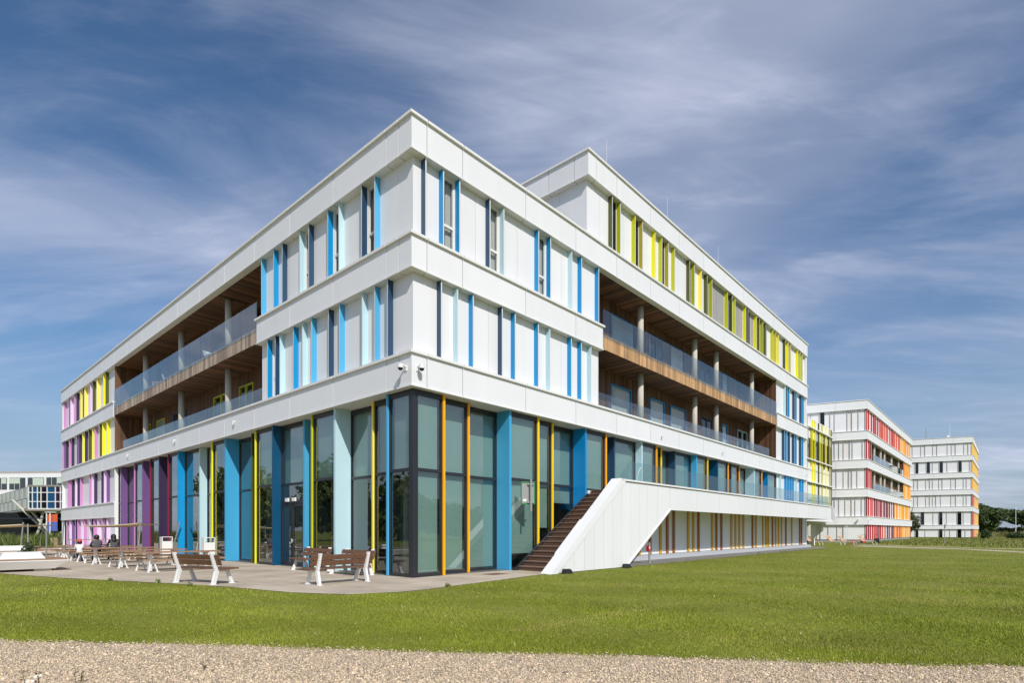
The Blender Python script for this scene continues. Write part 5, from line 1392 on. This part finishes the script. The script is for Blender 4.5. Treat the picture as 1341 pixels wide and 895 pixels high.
    if cap:
        m = MB(); rr = [(0, .15), (.08, .135), (.118, .09), (.126, .03)]
        rg = []
        for (r, z) in rr:
            b = len(m.v)
            for k in range(n): a = 2 * math.pi * k / n; m.v.append(tuple(hc + Vector((math.cos(a) * r, math.sin(a) * r * 1.1, z)) * s))
            rg.append(b)
        for a, b in zip(rg, rg[1:]):
            for k in range(n): m.f.append((a + k, a + (k + 1) % n, b + (k + 1) % n, b + k)); m.m.append(0); m.t.append(1)
        m.box(hc + Vector((0, .17, .035)) * s, (.15 * s, .13 * s, .012))
        m.build('cap', [cap], t, smooth=True)
base = Vector((-21.1, 27.4, 0)) - L * .72
DKG = mat('grey_patterned_jacket', (.075, .07, .08), .8, var=.6, vscale=40); BLK = mat('black_clothes', (.015, .015, .017), .8); WHT = mat('white_shirt', (.7, .7, .7), .8); BLU = mat('blue_trousers', (.03, .06, .2), .8)
p = base + R * .55; person(p.x, p.y, TH + 0, 'person in a grey top leaning on one hand at the table', DKG, BLK, 1.0, HAIR, False, None, .05, True)
p = base + R * 1.25; person(p.x, p.y, TH + .1, 'person with long black hair in a dark grey jacket, back turned, rightmost at the table', DKG, BLK, 1.02, HAIR, True, None, .02)
p = base + R * -.15; person(p.x, p.y, TH - .2, 'small child in a white shirt and red cap at the left end of the table', WHT, BLU, .8, HAIR, False, REDP, .03)

# ------------------------------------------------------------------ daisies and weeds on the gravel
DAISY = mat('daisy_petals', (.8, .8, .78), .6); DYEL = mat('daisy_heart', (.7, .42, .02), .6); WEED = mat('weed_stem', (.07, .08, .025), .7); WEEDB = mat('dry_weed', (.14, .09, .05), .8)
DG = 'daisies on the gravel'
def daisy():
    t = empty('daisy', (0, 0, 0)); m = MB(); m.tube([(0, 0, 0), (.01, 0, .16)], .003, 5); m.build('stem', [WEED], t)
    m = MB()
    for k in range(14):
        a = 6.283 * k / 14; c, s_ = math.cos(a), math.sin(a); w = .006
        m.hexa([(c * .008 + .01 - s_ * w, s_ * .008 + c * w, .16), (c * .008 + .01 + s_ * w, s_ * .008 - c * w, .16), (c * .03 + .01 + s_ * w, s_ * .03 - c * w, .166), (c * .03 + .01 - s_ * w, s_ * .03 + c * w, .166),
                (c * .008 + .01 - s_ * w, s_ * .008 + c * w, .163), (c * .008 + .01 + s_ * w, s_ * .008 - c * w, .163), (c * .03 + .01 + s_ * w, s_ * .03 - c * w, .169), (c * .03 + .01 - s_ * w, s_ * .03 + c * w, .169)])
    m.build('petals', [DAISY], t)
    m = MB(); m.tube([(.01, 0, .158), (.01, 0, .174)], .011, 10, 0, .006); m.build('heart', [DYEL], t); return t
dz = daisy()
for i, (x, y, a) in enumerate(((-4.33, 5.14, .2), (-4.28, 4.94, 1.1), (-4.62, 5.0, 2.0), (-4.66, 4.83, .7), (-4.48, 4.82, 2.6))):
    o = dz if i == 0 else copy_tree(dz); o.location = (x, y, .01); o.rotation_euler = (.25, 0, a)
    tag(o, 'small white daisy with yellow heart on the gravel at the bottom left corner', 'daisy', DG)
def weed(x, y, h, seed, dry, label):
    g = random.Random(seed); t = empty('weed', (x, y, .008), 0, label, 'weed', 'weeds on the gravel')
    m = MB(); m.tube([(0, 0, 0), (.01, .01, h * .5), (.03 * g.uniform(-1, 1), 0, h)], .004, 5, 0, .002); m.build('stem', [WEEDB if dry else WEED], t)
    m = MB()
    for k in range(16):
        z = h * g.uniform(.1, 1); a = g.random() * 6.28; l = g.uniform(.02, .06); c, s_ = math.cos(a), math.sin(a); w = .006
        m.poly([(0, 0, z), (c * l * .5 - s_ * w, s_ * l * .5 + c * w, z + l * .4), (c * l, s_ * l, z + l * .5), (c * l * .5 + s_ * w, s_ * l * .5 - c * w, z + l * .3)])
    m.build('leaves', [WEEDB if dry else WEED], t)
for i, (x, y, h, d) in enumerate(((-4.86, 5.0, .36, 0), (-4.78, 5.1, .22, 0), (-4.92, 5.25, .28, 0), (-4.45, 5.1, .24, 1), (-4.28, 5.05, .2, 1), (-3.9, 5.0, .22, 1), (-4.9, 4.85, .2, 0), (-4.2, 5.45, .1, 0), (-3.35, 5.2, .14, 1), (-3.3, 6.0, .07, 1))):
    weed(x, y, h, 70 + i, d, ('dry brown weed stalk' if d else 'green leafy weed') + ' growing on the gravel at the bottom left')
for i, (x, y, h) in enumerate(((-8.6, 14.95, .22), (-10.1, 16.0, .18), (-1.7, 14.9, .16), (-12.0, 16.75, .14), (17.2, 35.6, .45), (14.6, 33.2, .35))):
    t = empty('weed', (x, y, .0), 0, 'green weed sprouting by the edge of the paving or the grey gravel strip', 'weed', 'weeds along the paving edge')
    v, f, tn = crown_mesh([(0, 0, h * .3, h * .5, h * .3)], 40, .03, 90 + i); tri_cloud('leaves', v, f, mat('weed_leaf', (.13, .19, .035), .6, tone=True), tn, kind=None).parent = t
